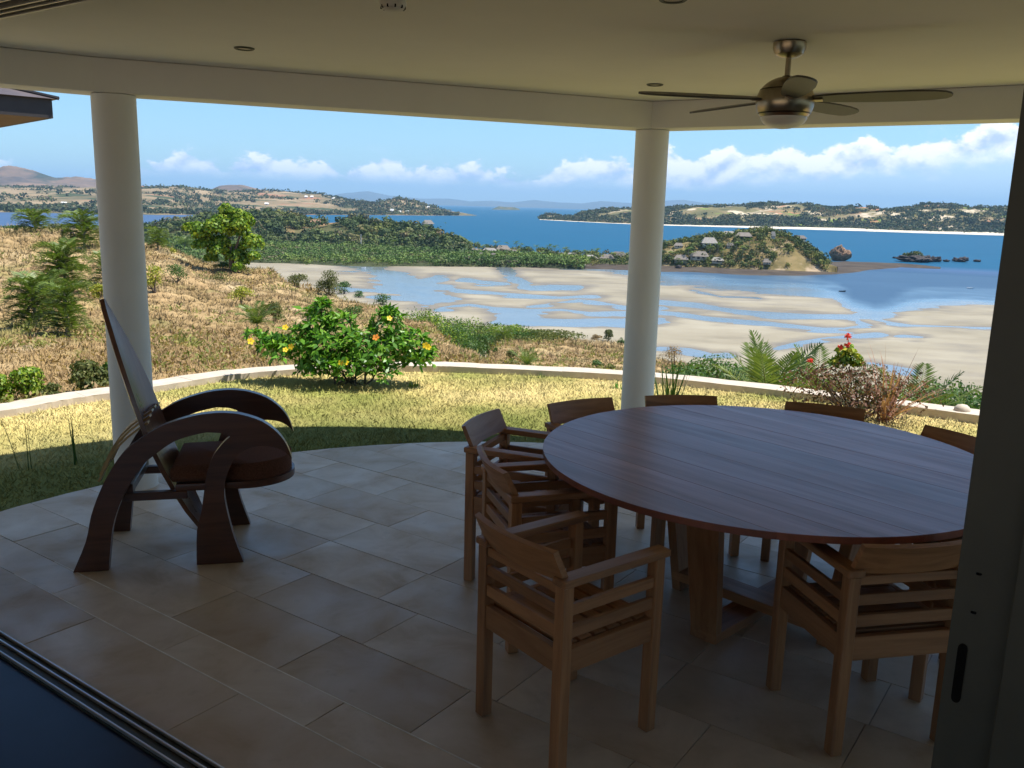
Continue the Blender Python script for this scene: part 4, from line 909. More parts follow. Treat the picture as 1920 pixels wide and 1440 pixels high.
# yellow-flowered allamanda
bp = onz(655, 722, -.07); bp[2] = float(lawnz(bp[0], bp[1]))
BSC = np.array([.97, .92, .80])
al = plant('flowering_bush', bp, 'broad glossy green bush with yellow trumpet flowers on the lawn', 'bush')
cl = [((-.55, 0, .42), (.34, .34, .22)), ((-.15, -.05, .45), (.42, .42, .30)), ((.25, 0, .43), (.42, .42, .30)), ((.58, .05, .48), (.32, .32, .27)), ((-.05, -.1, .26), (.46, .40, .18)), ((.20, -.18, .22), (.34, .28, .16)),
      ((-.36, .05, .80), (.20, .2, .20)), ((-.30, .05, .98), (.10, .1, .12)), ((-.10, .05, .76), (.17, .17, .17)), ((.38, .05, .80), (.17, .17, .17)), ((.42, .05, .94), (.12, .1, .07)), ((-.82, 0, .52), (.16, .16, .08)), ((-.48, .0, .62), (.2, .2, .14)), ((.72, .0, .34), (.2, .2, .13)), ((.84, 0, .44), (.10, .1, .08)), ((-.98, 0, .60), (.14, .12, .08)), ((-.80, 0, .50), (.18, .16, .12)), ((-.35, -.15, .24), (.22, .2, .16))]
cl = [(np.array(c) * BSC, np.array(r) * BSC) for c, r in cl]
def whorls(cl, n, inner=.55):
    c = np.array([q[0] for q in cl]); r = np.array([q[1] for q in cl]); w = r[:, 0] * r[:, 2] + .004; k = rng.choice(len(cl), n, p=w / w.sum())
    d = unit(rng.normal(size=(n, 3))); d[:, 2] = np.where(d[:, 2] < -.4, -d[:, 2], d[:, 2]); P = c[k] + d * r[k] * rng.uniform(inner, 1.08, (n, 1)); return P, unit(d + np.array([0, 0, .5]) + .3 * rng.normal(size=d.shape))
P, ax = whorls(cl, 1080); parts = []
for j in range(5):
    a = rng.uniform(0, 2 * math.pi, len(P)); s1 = unit(np.cross(ax, np.array([.3, .8, .1]))); s2 = np.cross(ax, s1); D = unit(s1 * np.cos(a)[:, None] + s2 * np.sin(a)[:, None] + ax * rng.uniform(.05, .9, (len(P), 1)) - np.array([0, 0, .18]))
    parts.append(leaves(P, D, rng.uniform(.045, .115, len(P)), rng.uniform(.020, .042, len(P)), up=unit(ax + .3 * rng.normal(size=ax.shape))))
foliage('foliage', cat(parts), 'leaf_glossy', al)
lm = [npmesh('leaf', *leaves(np.zeros((1, 3)), np.array([[1., 0, 0]]), np.array([.115]), np.array([.046]), up=np.array([[0, .1 * k, 1.]])), 'leaf_glossy') for k in (-1, 1)]
P, ax = whorls(cl, 46, .96); ax[:, 1] -= .5; ax = unit(ax)
for i in range(len(P)):
    for j in range(4):
        o = link('leaf', lm[j % 2], al, P[i]); o.rotation_euler = (random.uniform(-.5, .5), random.uniform(-.55, .35), random.uniform(0, 6.28)); s_ = random.uniform(.7, 1.2); o.scale = (s_, s_, s_)
for k in range(13):
    a = rng.uniform(0, 6.28); c_, r_ = cl[k % len(cl)]; tip = np.array(c_) + rng.normal(size=3) * .08
    MB().tube(wobble((.16 * math.cos(a), .10 * math.sin(a), -.02), tip, 5, .04), [.012, .010, .008, .006, .004], 6).build('stem', 'bark', al)
def petals():
    mb = MB()
    c = mb.bm.verts.new((0, 0, -.02))
    for k in range(5):
        a = 2 * math.pi * k / 5; pt = [(.008, -.45), (.030, -.58), (.042, -.25), (.044, .25), (.030, .58), (.008, .45)]
        vs = [mb.bm.verts.new((r_ * math.cos(a + b), r_ * math.sin(a + b), .004 + (r_ * .10))) for r_, b in pt]; mb.bm.faces.new(vs); mb.bm.faces.new((c, vs[0], vs[5]))
    return mb
fy_, fo_ = petals().data('flower', 'yellow_petal'), petals().data('flower', 'orange_petal')
fl = [(470, 640), (535, 614), (546, 650), (535, 656), (803, 651), (640, 680), (648, 679), (730, 597), (705, 633), (798, 648)]
for i, (px, py) in enumerate(fl):
    q = at(px, py, math.hypot(bp[0], bp[1]) - (.42 if i in (5, 6, 8) else .32)) - bp; o = link('flower', fo_ if i == 8 else fy_, al, q); d = Vector((-bp[0] * .3 + random.uniform(-1.5, 1.5), -3.4, random.uniform(.6, 2.4))); o.rotation_euler = d.to_track_quat('Z', 'Y').to_euler(); s_ = random.uniform(.62, .85); o.scale = (s_, s_, s_)

# generic leafy bush / tree on surveyed ground
def bush(px, py, w, h, mat, label, group=None, name='bush', n=900, leaf=.10, cat_='bush', stems=4, z=None, lo=10.4, bark='bark', clump=7, spread=.30):
    P, r = hit(px, py, lo) if z is None else (onz(px, py, z), math.hypot(*onz(px, py, z)[:2]))
    W_, H_ = w * r / F, h * r / F; o = plant(name, P, label, cat_, group)
    cl = []
    for k in range(clump):
        a = rng.uniform(0, 6.28); q = rng.uniform(0, 1) ** .6; zz = rng.uniform(.10, .72); wd = math.sin(math.pi * min(1, zz + .22)) * .9
        cl.append(((q * spread * W_ * math.cos(a) * wd * 1.1, q * spread * W_ * math.sin(a) * wd * 1.1, H_ * zz), (W_ * rng.uniform(.22, .33), W_ * rng.uniform(.22, .33), H_ * rng.uniform(.22, .32))))
    L = max(leaf, 2.6 * r / F); foliage('foliage', blob_leaves(cl, int(n * 1.7), L, L * .6, inner=.55), mat, o)
    for k in range(stems): MB().tube(wobble((.04 * W_ * math.cos(k * 2.1), .04 * W_ * math.sin(k * 2.1), -.05), np.array(cl[k % len(cl)][0]), 4, .03 * H_), [.035 * H_ * f for f in (1, .8, .55, .3)], 5).build('stem', bark, o)
    return o
# palms: every frond a mesh of its own
def frond_mesh(L, n, w, droop, mat, seed, vee=.35):
    g = np.random.default_rng(seed); t = np.linspace(.08, 1, n); ang = droop * t ** 1.6; xs = np.cumsum(np.cos(ang)) * L / n; zs = np.cumsum(-np.sin(ang)) * L / n; pts = np.stack([xs, 0 * xs, zs], 1)
    P, D, LL = [], [], []
    for s_ in (-1, 1):
        ll = w * np.sin(np.pi * np.clip(t * .86 + .14, 0, 1)) ** .6 * g.uniform(.85, 1.1, n); d = np.stack([.62 + .25 * t, s_ * np.ones(n), vee - .55 * g.uniform(.3, 1, n)], 1); P.append(pts); D.append(unit(d)); LL.append(ll)
    P, D, LL = np.concatenate(P), np.concatenate(D), np.concatenate(LL); v, f = leaves(P, D, LL, np.maximum(L / n * (.8 if n < 24 else .66), .01), up=np.tile([0, 0, 1.], (len(P), 1)), fold=.1)
    hw = .012 * L; rv, rf_ = [], []                     # rib
    for i in range(n):
        k = hw * (1 - .85 * t[i]); rv += [pts[i] + (0, k, 0), pts[i] + (0, -k, 0), pts[i] + (0, 0, -k * 1.4)]
    for i in range(n - 1):
        for a, b in ((0, 1), (1, 2), (2, 0)): rf_.append((3 * i + a, 3 * i + b, 3 * i + 3 + b, 3 * i + 3 + a))
    return npmesh('frond', *cat([(v, f), (np.array(rv), np.array(rf_))]), mat)
FM = {}
def fronds(kind):
    if kind not in FM:
        a = dict(feather=(1, 26, .30, 1.1, 'leaf_palm'), shag=(1, 20, .34, 1.8, 'leaf_palm'), upright=(1, 30, .26, .55, 'leaf_palm'), coco=(1, 12, .24, 1.5, 'leaf_palm'), dry=(1, 12, .2, 2.2, 'leaf_dry'))[kind]
        FM[kind] = [frond_mesh(*a[:4], a[4], s) for s in (1, 2, 3)]
    return FM[kind]
def palm(px, py, w, h, label, group=None, kind='feather', nf=14, trunk=.25, lift=(.15, 1.35), dry=0, P=None, seed=None, cat_='palm', lo=10.4, name='palm'):
    if P is None: P, r = hit(px, py, lo)
    else: r = math.hypot(P[0], P[1])
    W_, H_ = w * r / F, h * r / F; o = plant(name, P, label, cat_, group); tz = H_ * (trunk if kind != 'shag' else .7)
    if kind == 'shag': nf = int(nf * 1.9)
    MB().tube([(0, 0, -.1), (.02 * H_, 0, tz * .5), (0, .01 * H_, tz)], [.035 * W_, .028 * W_, .02 * W_], 7).build('trunk', 'pale_bark', o)
    ms = fronds(kind)
    for k in range(nf):
        a = 2.399 * k + random.uniform(-.3, .3); e = lift[0] + (lift[1] - lift[0]) * (k + .5) / nf; s_ = random.uniform(.85, 1.1) * (W_ * .55 * (1 - max(0, e - .7)) + (H_ - tz) * .9 * max(0, e - .2) / 1.4)
        s_ = max(s_, .38 * W_); zb = tz
        if kind == 'shag': q = (k + .5) / nf; zb = H_ * (.12 + .60 * q); s_ = W_ * random.uniform(.46, .66); e = .30 + .75 * q * random.uniform(.4, 1.2)
        f = link('frond', ms[k % 3], o, (0, 0, zb)); f.rotation_euler = (0, -e, a); f.scale = (s_,) * 3
    for k in range(dry):
        f = link('dry_frond', fronds('dry')[k % 3], o, (0, 0, tz)); f.rotation_euler = (0, .2, 1.7 * k); f.scale = (W_ * .35,) * 3
    return o
# near the kerb
bush(165, 735, 82, 62, 'leaf_olive', 'rounded olive green shrub behind the kerb next to the column', n=1500, leaf=.05, lo=11)
bush(205, 728, 44, 48, 'leaf_green', 'dark feathery green shrub squeezed between the olive shrub and the column', n=700, leaf=.05, lo=11)
bush(52, 748, 82, 58, 'leaf_bright', 'sparse yellow-green shrub behind the kerb beside the olive shrub', n=900, leaf=.05, lo=11)
bush(6, 757, 48, 60, 'leaf_bright', 'leafy light green shrub behind the kerb at the end nearest the neighbouring house', n=700, leaf=.05, lo=11)
bush(95, 745, 46, 26, 'leaf_olive', 'low spreading weed at the foot of the olive shrub', n=350, leaf=.05, lo=11)
# left hillside
SL = 'dense feathery palm clump on the dry slope'
palm(66, 436, 60, 40, 'low round palm on the crest of the dry hill facing the bay', kind='shag', nf=18)
palm(158, 466, 74, 68, 'bushy palm with a skirt of dry fronds beside the grazing cow', kind='shag', nf=24, dry=5, trunk=.4)
palm(122, 552, 86, 98, 'tallest palm of the clump on the dry slope', 'slope palms', 'shag', 30, .42, dry=2); palm(66, 618, 92, 104, 'broad drooping palm in the clump on the dry slope', 'slope palms', 'shag', 30, .35); palm(126, 632, 86, 110, 'palm with a pale bare trunk in the clump on the dry slope', 'slope palms', 'shag', 28, .45)
palm(98, 590, 70, 80, 'short palm filling the middle of the clump on the dry slope', 'slope palms', 'shag', 22, .3)
palm(198, 536, 54, 60, 'palm behind the column that stands by the carved armchair', kind='shag', nf=20, dry=2)
bush(190, 562, 40, 34, 'leaf_yellow', 'yellowing shrub at the foot of the palm behind the column', n=400)
bush(108, 436, 44, 16, 'leaf_olive', 'low olive scrub on the hill crest between two palms', n=300)
bush(30, 432, 70, 10, 'leaf_green', 'thin line of green scrub on the hill crest', n=250)
palm(296, 470, 46, 42, 'compact palm on the hill crest nearest the smaller palm and the big tree', kind='shag', nf=20); palm(346, 474, 38, 30, 'small palm on the crest between the column and the big tree', kind='shag', nf=16)
bush(324, 476, 14, 12, 'leaf_yellow', 'tiny yellow shrub on the crest', n=120)
bush(290, 548, 40, 50, 'leaf_yellow', 'upright yellow-green shrub on the slope beside a dark green shrub', n=500); bush(330, 530, 48, 34, 'leaf_green', 'dark green shrub on the slope below the crest palms', n=500)
# low weeds in patches
def weeds(name, n, mat, seed, thr, label, az=(-31, 12), r1=110):
    r = 11.5 * (r1 / 11.5) ** rng.uniform(0, 1, n); a = rng.uniform(R(az[0]), R(az[1]), n); x, y = r * np.sin(a), r * np.cos(a)
    ok = (fbm(x * .09, y * .09, seed, 3) > thr) & (r > np.interp(a, kaz[od2], krr[od2]) + .7); x, y, r = x[ok], y[ok], r[ok]; z = hillz(x, y); m = len(x); k = np.repeat(np.arange(m), 26)
    rad = (.10 + r * .0075) * rng.uniform(.5, 1.3, m); d = unit(rng.normal(size=(len(k), 3))); d[:, 2] = np.abs(d[:, 2])
    P = np.stack([x, y, z], 1)[k] + d * rad[k, None] * np.array([1, 1, .75]) * rng.uniform(.4, 1.05, (len(k), 1)); D = unit(d + .7 * rng.normal(size=d.shape)); L = rad[k] * rng.uniform(.25, .5, len(k))
    tag(link(name, npmesh(name, *leaves(P, D, L, L * .45), mat)), label, 'weeds', kind='stuff')
weeds('green_weeds', 1300, 'leaf_weed', 71, .56, 'yellow-green weeds scattered in patches over the dry hillside'); weeds('dry_scrub', 1500, 'leaf_dry', 73, .50, 'brown dried scrub scattered over the hillside', (-31, 24)); weeds('olive_weeds', 800, 'leaf_weed', 75, .58, 'low olive green herbs in patches over the hillside', (-31, 24))
# big bright tree
P, r = hit(436, 508); k = r / F; bt = plant('broad_tree', P, 'big bright green broad-leaved tree on the shoulder of the dry hill', 'tree')
cl = []
for (cx, cy, w) in ((436, 424, 34), (430, 448, 34), (455, 436, 24), (384, 440, 18), (396, 462, 20), (372, 446, 12), (440, 482, 26), (462, 488, 18), (416, 474, 20), (425, 402, 14), (448, 408, 14)):
    for j in range(4): cl.append((((cx - 436 + rng.normal() * w * .45) * k, rng.normal() * w * .5 * k, (508 - cy + rng.normal() * w * .4) * k), (w * .62 * k, w * .62 * k, w * .54 * k)))
foliage('crown', blob_leaves(cl, 15000, .36, .26, inner=.45), 'leaf_bright', bt)
MB().tube([(0, 0, -.2), (-.1, 0, 30 * k), (-.3, 0, 62 * k)], [.32, .24, .14], 8).build('trunk', 'bark', bt)
for q in ((-45, 55), (18, 70), (12, 30)): MB().tube([(-.05, 0, 20 * k), (q[0] * .6 * k, 0, q[1] * .7 * k), (q[0] * k, 0, q[1] * k)], [.18, .12, .05], 6).build('limb', 'bark', bt)
bush(420, 506, 40, 16, 'leaf_green', 'low green undergrowth at the foot of the big bright tree', n=350)
bush(452, 572, 58, 36, 'leaf_yellow', 'straggly yellow-green shrub on the slope above the flowering bush', n=450); palm(482, 628, 66, 76, 'dark feathery young palm on the slope behind the flowering bush', kind='feather', nf=22)
bush(516, 604, 50, 40, 'leaf_olive', 'dusty olive shrub on the slope behind the flowering bush', n=500); bush(418, 528, 46, 20, 'leaf_olive', 'low dusty scrub on the shoulder below the big tree', n=250)
bush(556, 538, 48, 34, 'leaf_olive', 'loose green shrub leaning over the brow towards the sand flats', n=500); bush(616, 554, 52, 50, 'leaf_olive', 'dense round olive tree standing on the brow above the sand flats', n=1500, name='round_tree', cat_='tree'); bush(645, 552, 34, 26, 'leaf_green', 'small green shrub against the round olive tree', n=350)
bush(660, 600, 60, 26, 'leaf_green', 'low green scrub on the slope next to the shore thicket', n=400); bush(590, 600, 60, 30, 'leaf_green', 'green scrub on the slope straight behind the flowering bush', n=400)
bush(672, 558, 26, 14, 'leaf_green', 'tuft of green scrub on the brow', n=200); bush(718, 572, 42, 24, 'leaf_green', 'green shrub on the brow where the shore thicket begins', n=400)
# thicket of shore trees below the brow
def thicket(n, cols, tops, r0, r1, w, label, group, nl=420, mats=('leaf_green', 'leaf_green', 'leaf_olive', 'leaf_bright'), name='shore_tree'):
    for i in range(n):
        px = cols[0] + (cols[-1] - cols[0]) * (i + rng.uniform(.1, .9)) / n; r = rng.uniform(r0, r1); g = at(px, 600, r); gz = float(hillz(g[0], g[1])); top = at(px, np.interp(px, cols, tops) + rng.uniform(-3, 14) * (1 if r > (r0 + r1) / 2 else 1.6), r)[2]
        H_ = max(top - max(gz, SEA), 1.6); W_ = rng.uniform(*w); o = plant(name, (g[0], g[1], max(gz, SEA)), label, 'tree', group); cl = []
        for k in range(9):
            a = rng.uniform(0, 6.28); q = rng.uniform(0, 1) ** .6; zz = rng.uniform(.30, .84); cl.append(((q * .36 * W_ * math.cos(a), q * .36 * W_ * math.sin(a), H_ * zz), (W_ * rng.uniform(.2, .32),) * 2 + (H_ * rng.uniform(.12, .2),)))
        L = max(.12, 3.4 * r / F); foliage('crown', blob_leaves(cl, nl * 2, L, L * .65, inner=.6), mats[i % len(mats)], o)
        MB().tube(wobble((0, 0, -.3), (0, 0, H_ * .6), 4, .04 * H_), [.03 * H_, .025 * H_, .018 * H_, .01 * H_], 5).build('trunk', 'bark', o)
thicket(64, [735, 800, 860, 950, 1000, 1062], [582, 573, 592, 607, 615, 628], 110, 205, (6, 10), 'leafy green shore tree in the thicket between the dry slope and the sand flats', 'shore thicket trees')
palm(897, 648, 34, 40, 'slim young palm at the top of the pale bank', kind='feather', nf=12, lo=30); palm(942, 646, 40, 36, 'yellowish palm in front of the shore thicket', kind='shag', nf=16, lo=40)
palm(988, 690, 62, 46, 'spiky dwarf palm just behind the kerb on the brown slope', kind='upright', nf=16, trunk=.1, lo=12); bush(958, 684, 40, 30, 'leaf_olive', 'olive shrub beside the spiky dwarf palm', n=450, lo=12); bush(930, 664, 16, 14, 'leaf_green', 'single small green weed on the pale bank', n=120)
bush(1140, 641, 26, 26, 'leaf_olive', 'lone small tree on the far rim of the brown slope', n=600, name='lone_tree', cat_='tree', lo=60); bush(1118, 638, 22, 14, 'leaf_dry', 'leafless grey shrub beside the lone small tree', n=250, lo=60); bush(1164, 646, 16, 14, 'leaf_green', 'green shrub touching the far side of the column', n=150, lo=60)
bush(1118, 690, 36, 16, 'leaf_green', 'low green creeper patch on the brown slope', n=250, lo=20); bush(1146, 694, 30, 12, 'leaf_olive', 'low dusty creeper patch on the brown slope by the column', n=200, lo=20)
# right: beyond the kerb
bush(1262, 690, 60, 44, 'leaf_dry', 'grey leafless shrub beyond the kerb behind the sword-leaf tuft', n=500, lo=35, name='bare_shrub')
thicket(18, [1275, 1320, 1360, 1420, 1500, 1560], [672, 672, 660, 682, 694, 700], 24, 60, (2.4, 4.4), 'dark green thicket tree below the kerb near the large feather palm', 'thicket near the feather palms', 700, ('leaf_green', 'leaf_green', 'leaf_olive'), 'thicket_tree')
def nearpalm(px, py, r, w, h, label, **k): q = at(px, py, r); q[2] = min(q[2], float(hillz(q[0], q[1]))); return palm(px, py, w, (h * r / F + (at(px, py, r)[2] - q[2])) * F / r, label, P=q, **k)
nearpalm(1440, 745, 11.6, 215, 118, 'large upright feather palm fronds rising behind the kerb', kind='upright', nf=15, trunk=.04, lift=(.7, 1.5))
nearpalm(1532, 745, 12.4, 165, 104, 'spreading feather palm behind the variegated shrub', kind='upright', nf=15, trunk=.08, lift=(.25, 1.4))
nearpalm(1712, 792, 11.2, 190, 118, 'arching feather palm beyond the kerb behind the pinkish strap leaves', kind='upright', nf=14, trunk=.06, lift=(.2, 1.3))
nearpalm(1848, 800, 10.6, 90, 86, 'feather palm partly hidden by the sliding door', kind='upright', nf=10, trunk=.06, lift=(.3, 1.3))
thicket(16, [1640, 1700, 1760, 1820, 1900], [716, 716, 712, 716, 722], 26, 60, (2.4, 4.4), 'dark green thicket tree below the kerb by the sliding door', 'thicket by the sliding door', 700, ('leaf_green', 'leaf_green', 'leaf_olive'), 'thicket_tree')
# shrubs on the lawn inside the kerb at the right
leafmat('leaf_red', (.045, .06, .018), (.15, .065, .045), (.26, .15, .09), .6)
rb_, rr0 = onz(1604, 778, -.07), math.hypot(*onz(1604, 778, -.07)[:2])
bush(1602, 780, 270, 104, 'leaf_red', 'dry reddish-brown thorny shrub on the lawn by the kerb', z=-.07, n=1700, leaf=.034, stems=22, clump=22, spread=.38, name='thorny_shrub')
vs_ = plant('variegated_shrub', onz(1588, 772, -.07), 'yellow and green leaved shrub with red flower heads above the thorny shrub', 'shrub'); k = rr0 / F
foliage('foliage', blob_leaves([((-20 * k, .1, 84 * k), (.07, .08, .07)), ((-4 * k, .1, 106 * k), (.10, .10, .07)), ((-6 * k, .1, 90 * k), (.11, .1, .08)), ((16 * k, .1, 88 * k), (.07, .08, .08))], 420, .055, .042, inner=.35), 'leaf_variegated', vs_)
for k2 in range(4): MB().tube(wobble((.03 * k2, .02, 0), ((-22 + 13 * k2) * k, .1, (82 + 8 * (k2 % 2)) * k), 5, .03), [.011, .009, .007, .005, .004], 5).build('stem', 'bark', vs_)
for (px, py) in ((1590, 631), (1589, 647), (1519, 678), (1576, 652)):
    q = at(px, py, rr0 - .02) - np.array(vs_.location); mb = MB()
    for j in range(14): d = unit(rng.normal(size=3) + np.array([0, -.3, .6])); mb.tube([q, q + d * .035], [.011, .004], 5)
    mb.build('flower_head', 'red_petal', vs_)
MB().tube([(0, .1, .55), tuple(at(1590, 633, rr0 - .02) - np.array(vs_.location))], [.007, .004], 5).build('flower_stalk', 'bark', vs_)
def blades(px, py, z, n_, L, spread, mat, label, wdt=.022, droop=1.0, name='spiky_plant', cat_='plant', lean=(0, 0)):
    P = onz(px, py, z); o = plant(name, P, label, cat_)
    for k in range(n_):
        a = rng.uniform(0, 6.28); e = rng.uniform(.05, spread); LL = L * rng.uniform(.6, 1.1); mb = MB(); prev = None; p = Vector((rng.normal() * .03, rng.normal() * .03, -.02)); m_ = 7
        for j in range(m_ + 1):
            ee = e + droop * (j / m_) ** 2 * e; d = Vector((math.sin(ee) * math.cos(a) + lean[0], math.sin(ee) * math.sin(a) + lean[1], math.cos(ee))).normalized(); s_ = Vector((-math.sin(a), math.cos(a), 0)); w_ = wdt * (1 - (j / m_) ** 1.5) * .5 + .0006
            row = [mb.bm.verts.new(p + s_ * w_), mb.bm.verts.new(p + d.cross(s_) * w_ * .3), mb.bm.verts.new(p - s_ * w_)]
            if prev: mb.bm.faces.new((prev[0], prev[1], row[1], row[0])); mb.bm.faces.new((prev[1], prev[2], row[2], row[1]))
            prev = row; p = p + d * (LL / m_)
        mb.build('blade', mat, o, smooth=True)
    return o
blades(1655, 790, -.07, 30, .72, .95, 'leaf_pink', 'rosette of long pinkish strap leaves beside the thorny shrub', .03, 1.0, lean=(.25, 0))
blades(1252, 788, -.07, 26, .66, .42, 'leaf_blade', 'tuft of tall dark sword leaves at the foot of the column behind the table', .024, .7)
blades(148, 868, -.07, 3, .42, .18, 'leaf_blade', 'three dark sword leaves standing in the shaded lawn behind the carved armchair', .018, .4)
blades(52, 880, -.07, 5, .55, 1.0, 'leaf_blade', 'thin arching grass stems in the shaded lawn', .005, 1.0); blades(228, 850, -.07, 3, .4, .6, 'leaf_blade', 'thin arching stems at the foot of the column behind the carved armchair', .005, 1.0)
blades(776, 726, -.07, 26, .12, 1.2, 'leaf_bright', 'small bright green weed on the lawn beside the flowering bush', .014); blades(1012, 708, -.07, 16, .10, 1.2, 'leaf_green', 'small dark weed on the lawn along the kerb', .012); blades(1156, 728, -.07, 14, .12, 1.1, 'leaf_glossy', 'small green sprig on the lawn near the column behind the table', .016)
blades(1716, 765, -.07, 12, .11, 1.2, 'leaf_olive', 'small olive weed on the lawn below the kerb near the sliding door', .012)
q = onz(1803, 770, .0); mb = MB(); bmesh.ops.create_icosphere(mb.bm, subdivisions=2, radius=.07)
for v in mb.bm.verts: v.co = Vector((v.co.x * 1.1, v.co.y, v.co.z * .85)) * (1 + .12 * math.sin(9 * v.co.x + 5 * v.co.z * 3))
tag(mb.build('kerb_stone', 'concrete', None, (q[0], q[1], .0), smooth=True), 'pale rounded stone resting on the kerb by the sliding door', 'stone')
# grazing cow
P, r = hit(125, 446); cw = plant('cow', P, 'black cow grazing on the dry hill crest next to the bushy palm', 'cow', rotz=R(8)); cw.scale = (.62,) * 3
me = bpy.data.meshes.new('body'); J = [((0, 0, 1.15), .30), ((.45, 0, 1.18), .33), ((.8, 0, 1.15), .29), ((1.1, 0, .95), .17), ((1.3, 0, .62), .12), ((1.42, 0, .38), .09), ((-.45, 0, 1.15), .32), ((-.75, 0, 1.17), .22), ((-.85, 0, .8), .03),
     ((.72, .16, .72), .11), ((.72, .17, .36), .07), ((.74, .17, .02), .07), ((.72, -.16, .72), .11), ((.70, -.17, .36), .07), ((.66, -.17, .02), .07), ((-.62, .16, .75), .14), ((-.70, .17, .40), .07), ((-.66, .17, .02), .07), ((-.62, -.16, .75), .14), ((-.74, -.17, .40), .07), ((-.72, -.17, .02), .07), ((1.22, .16, .80), .03), ((1.22, -.16, .80), .03)]
me.from_pydata([j[0] for j in J], [(0, 1), (1, 2), (2, 3), (3, 4), (4, 5), (0, 6), (6, 7), (7, 8), (2, 9), (9, 10), (10, 11), (2, 12), (12, 13), (13, 14), (6, 15), (15, 16), (16, 17), (6, 18), (18, 19), (19, 20), (4, 21), (4, 22)], []); body = link('body', me, cw); me.materials.append(M['hide'])
sk = body.modifiers.new('skin', 'SKIN'); ss = body.modifiers.new('sub', 'SUBSURF'); ss.levels = ss.render_levels = 1
for i, j in enumerate(J): me.skin_vertices[0].data[i].radius = (j[1], j[1])
me.skin_vertices[0].data[0].use_root = True
for yy in (-.12, .12): MB().tube([(1.18, yy * .6, .80), (1.16, yy * 1.6, .86), (1.14, yy * 1.7, .98)], [.03, .022, .006], 6).build('horn', 'pale_bark', cw)

# ================================================================== HUTS, BOATS, ROCKS ACROSS THE WATER
def hut(px, py, w, h, label, roof='thatch', wall='cream_wall', group=None, yaw=0, lo=400, hi=8000, stilts=False, name='hut', gable=False):
    P, r = hit(px, py, lo, hi); k = r / F; W_, H_ = w * k, h * k; D_ = W_ * .7; base = 1.6 if stilts else 0; o = empty(name, P, -math.atan2(P[0], P[1]) + R(yaw), label, 'hut' if name != 'house' else 'house', group)
    wh = H_ * .45; w2 = W_ * .40; d2 = D_ * .40
    MB().box((-w2, -d2, base - .8 * (not stilts)), (w2, d2, base + wh)).build('wall', wall, o)
    if stilts:
        for sx in (-1, 1):
            for sy in (-1, 1): MB().tube([(sx * w2 * .9, sy * d2 * .9, -2.2), (sx * w2 * .9, sy * d2 * .9, base)], .12, 6).build('stilt', 'pale_bark', o)
    mb = MB(); a, b = W_ / 2, D_ / 2; e = base + wh * .82; t_ = base + H_; g = W_ * (.42 if gable else .28)
    q = [mb.bm.verts.new(v) for v in ((-a, -b, e), (a, -b, e), (a, b, e), (-a, b, e), (-g, 0, t_), (g, 0, t_))]
    for f in ((0, 1, 5, 4), (1, 2, 5), (2, 3, 4, 5), (3, 0, 4), (3, 2, 1, 0)): mb.bm.faces.new([q[i] for i in f])
    mb.build('roof', roof, o)
    MB().box((-w2 * .16, -d2 - .05, base), (w2 * .16, -d2 - .001, base + wh * .72)).build('door', 'dark_opening', o)
    for sx in (-1, 1): MB().box((sx * w2 * .6 - w2 * .15, -d2 - .05, base + wh * .32), (sx * w2 * .6 + w2 * .15, -d2 - .001, base + wh * .68)).build('window', 'dark_opening', o)
    return o
IG, VG = 'houses on the islet', 'huts in the shore village'
hut(1329, 462, 30, 16, 'white-walled house with grey hipped roof high on the islet slope', 'thatch_pale', 'whitewash', IG, 10, name='house'); hut(1311, 486, 36, 14, 'broad grey-roofed house low on the islet by the palms', 'thatch', 'cream_wall', IG, -8, name='house')
hut(1276, 492, 28, 13, 'brown-grey thatched house on the islet shore beside the column', 'thatch', 'cream_wall', IG, 5, name='house'); hut(1366, 443, 26, 9, 'long grey roof near the top of the islet', 'thatch_pale', 'cream_wall', IG, 4, name='house'); hut(1394, 448, 32, 11, 'open grey pavilion roof beneath the islet crest', 'thatch', 'dark_opening', IG, -4, name='house')
hut(1369, 464, 14, 9, 'tiny hut with pointed roof on the islet slope', 'thatch', 'cream_wall', IG); hut(1500, 450, 22, 8, 'brown house on the bare red shoulder of the islet', 'thatch_dark', 'rock_red', IG, 12, name='house'); hut(1449, 447, 10, 12, 'narrow white lookout hut on the islet crest', 'thatch_pale', 'whitewash', IG); hut(1272, 464, 18, 8, 'roof peeping over the islet trees beside the channel', 'thatch', 'cream_wall', IG); hut(1345, 492, 24, 9, 'terraced stone house on the islet shore', 'thatch_pale', 'cream_wall', IG)
for px, py, w, h, rf in ((692, 452, 22, 10, 'thatch'), (740, 464, 20, 9, 'thatch_dark'), (875, 468, 28, 9, 'thatch'), (918, 477, 30, 12, 'thatch_pale'), (943, 472, 28, 12, 'thatch'), (960, 478, 24, 10, 'thatch'), (1072, 483, 20, 9, 'thatch_pale'), (1107, 488, 26, 10, 'thatch_pale'), (1138, 489, 26, 12, 'thatch'), (1160, 486, 30, 14, 'thatch_dark'), (1052, 483, 22, 9, 'thatch'), (890, 474, 18, 8, 'thatch')):
    lb = {'thatch': 'grey-brown thatched hut among the palms of the shore village', 'thatch_pale': 'pale thatched hut among the palms of the shore village', 'thatch_dark': 'dark thatched hut among the trees of the shore village'}[rf]
    hut(px, py, w, h, lb, rf, 'cream_wall', VG, rng.uniform(-25, 25), 560)
hut(902, 487, 10, 9, 'small stilt hut standing at the mangrove edge over the mud', 'thatch', 'dark_opening', 'stilt huts', 0, 540, stilts=True); hut(925, 489, 12, 10, 'small stilt hut standing at the mangrove edge over the mud', 'thatch', 'dark_opening', 'stilt huts', 0, 540, stilts=True); hut(1085, 494, 10, 7, 'round hut by the white boat at the end of the mangroves', 'thatch', 'cream_wall', VG, 0, 540)
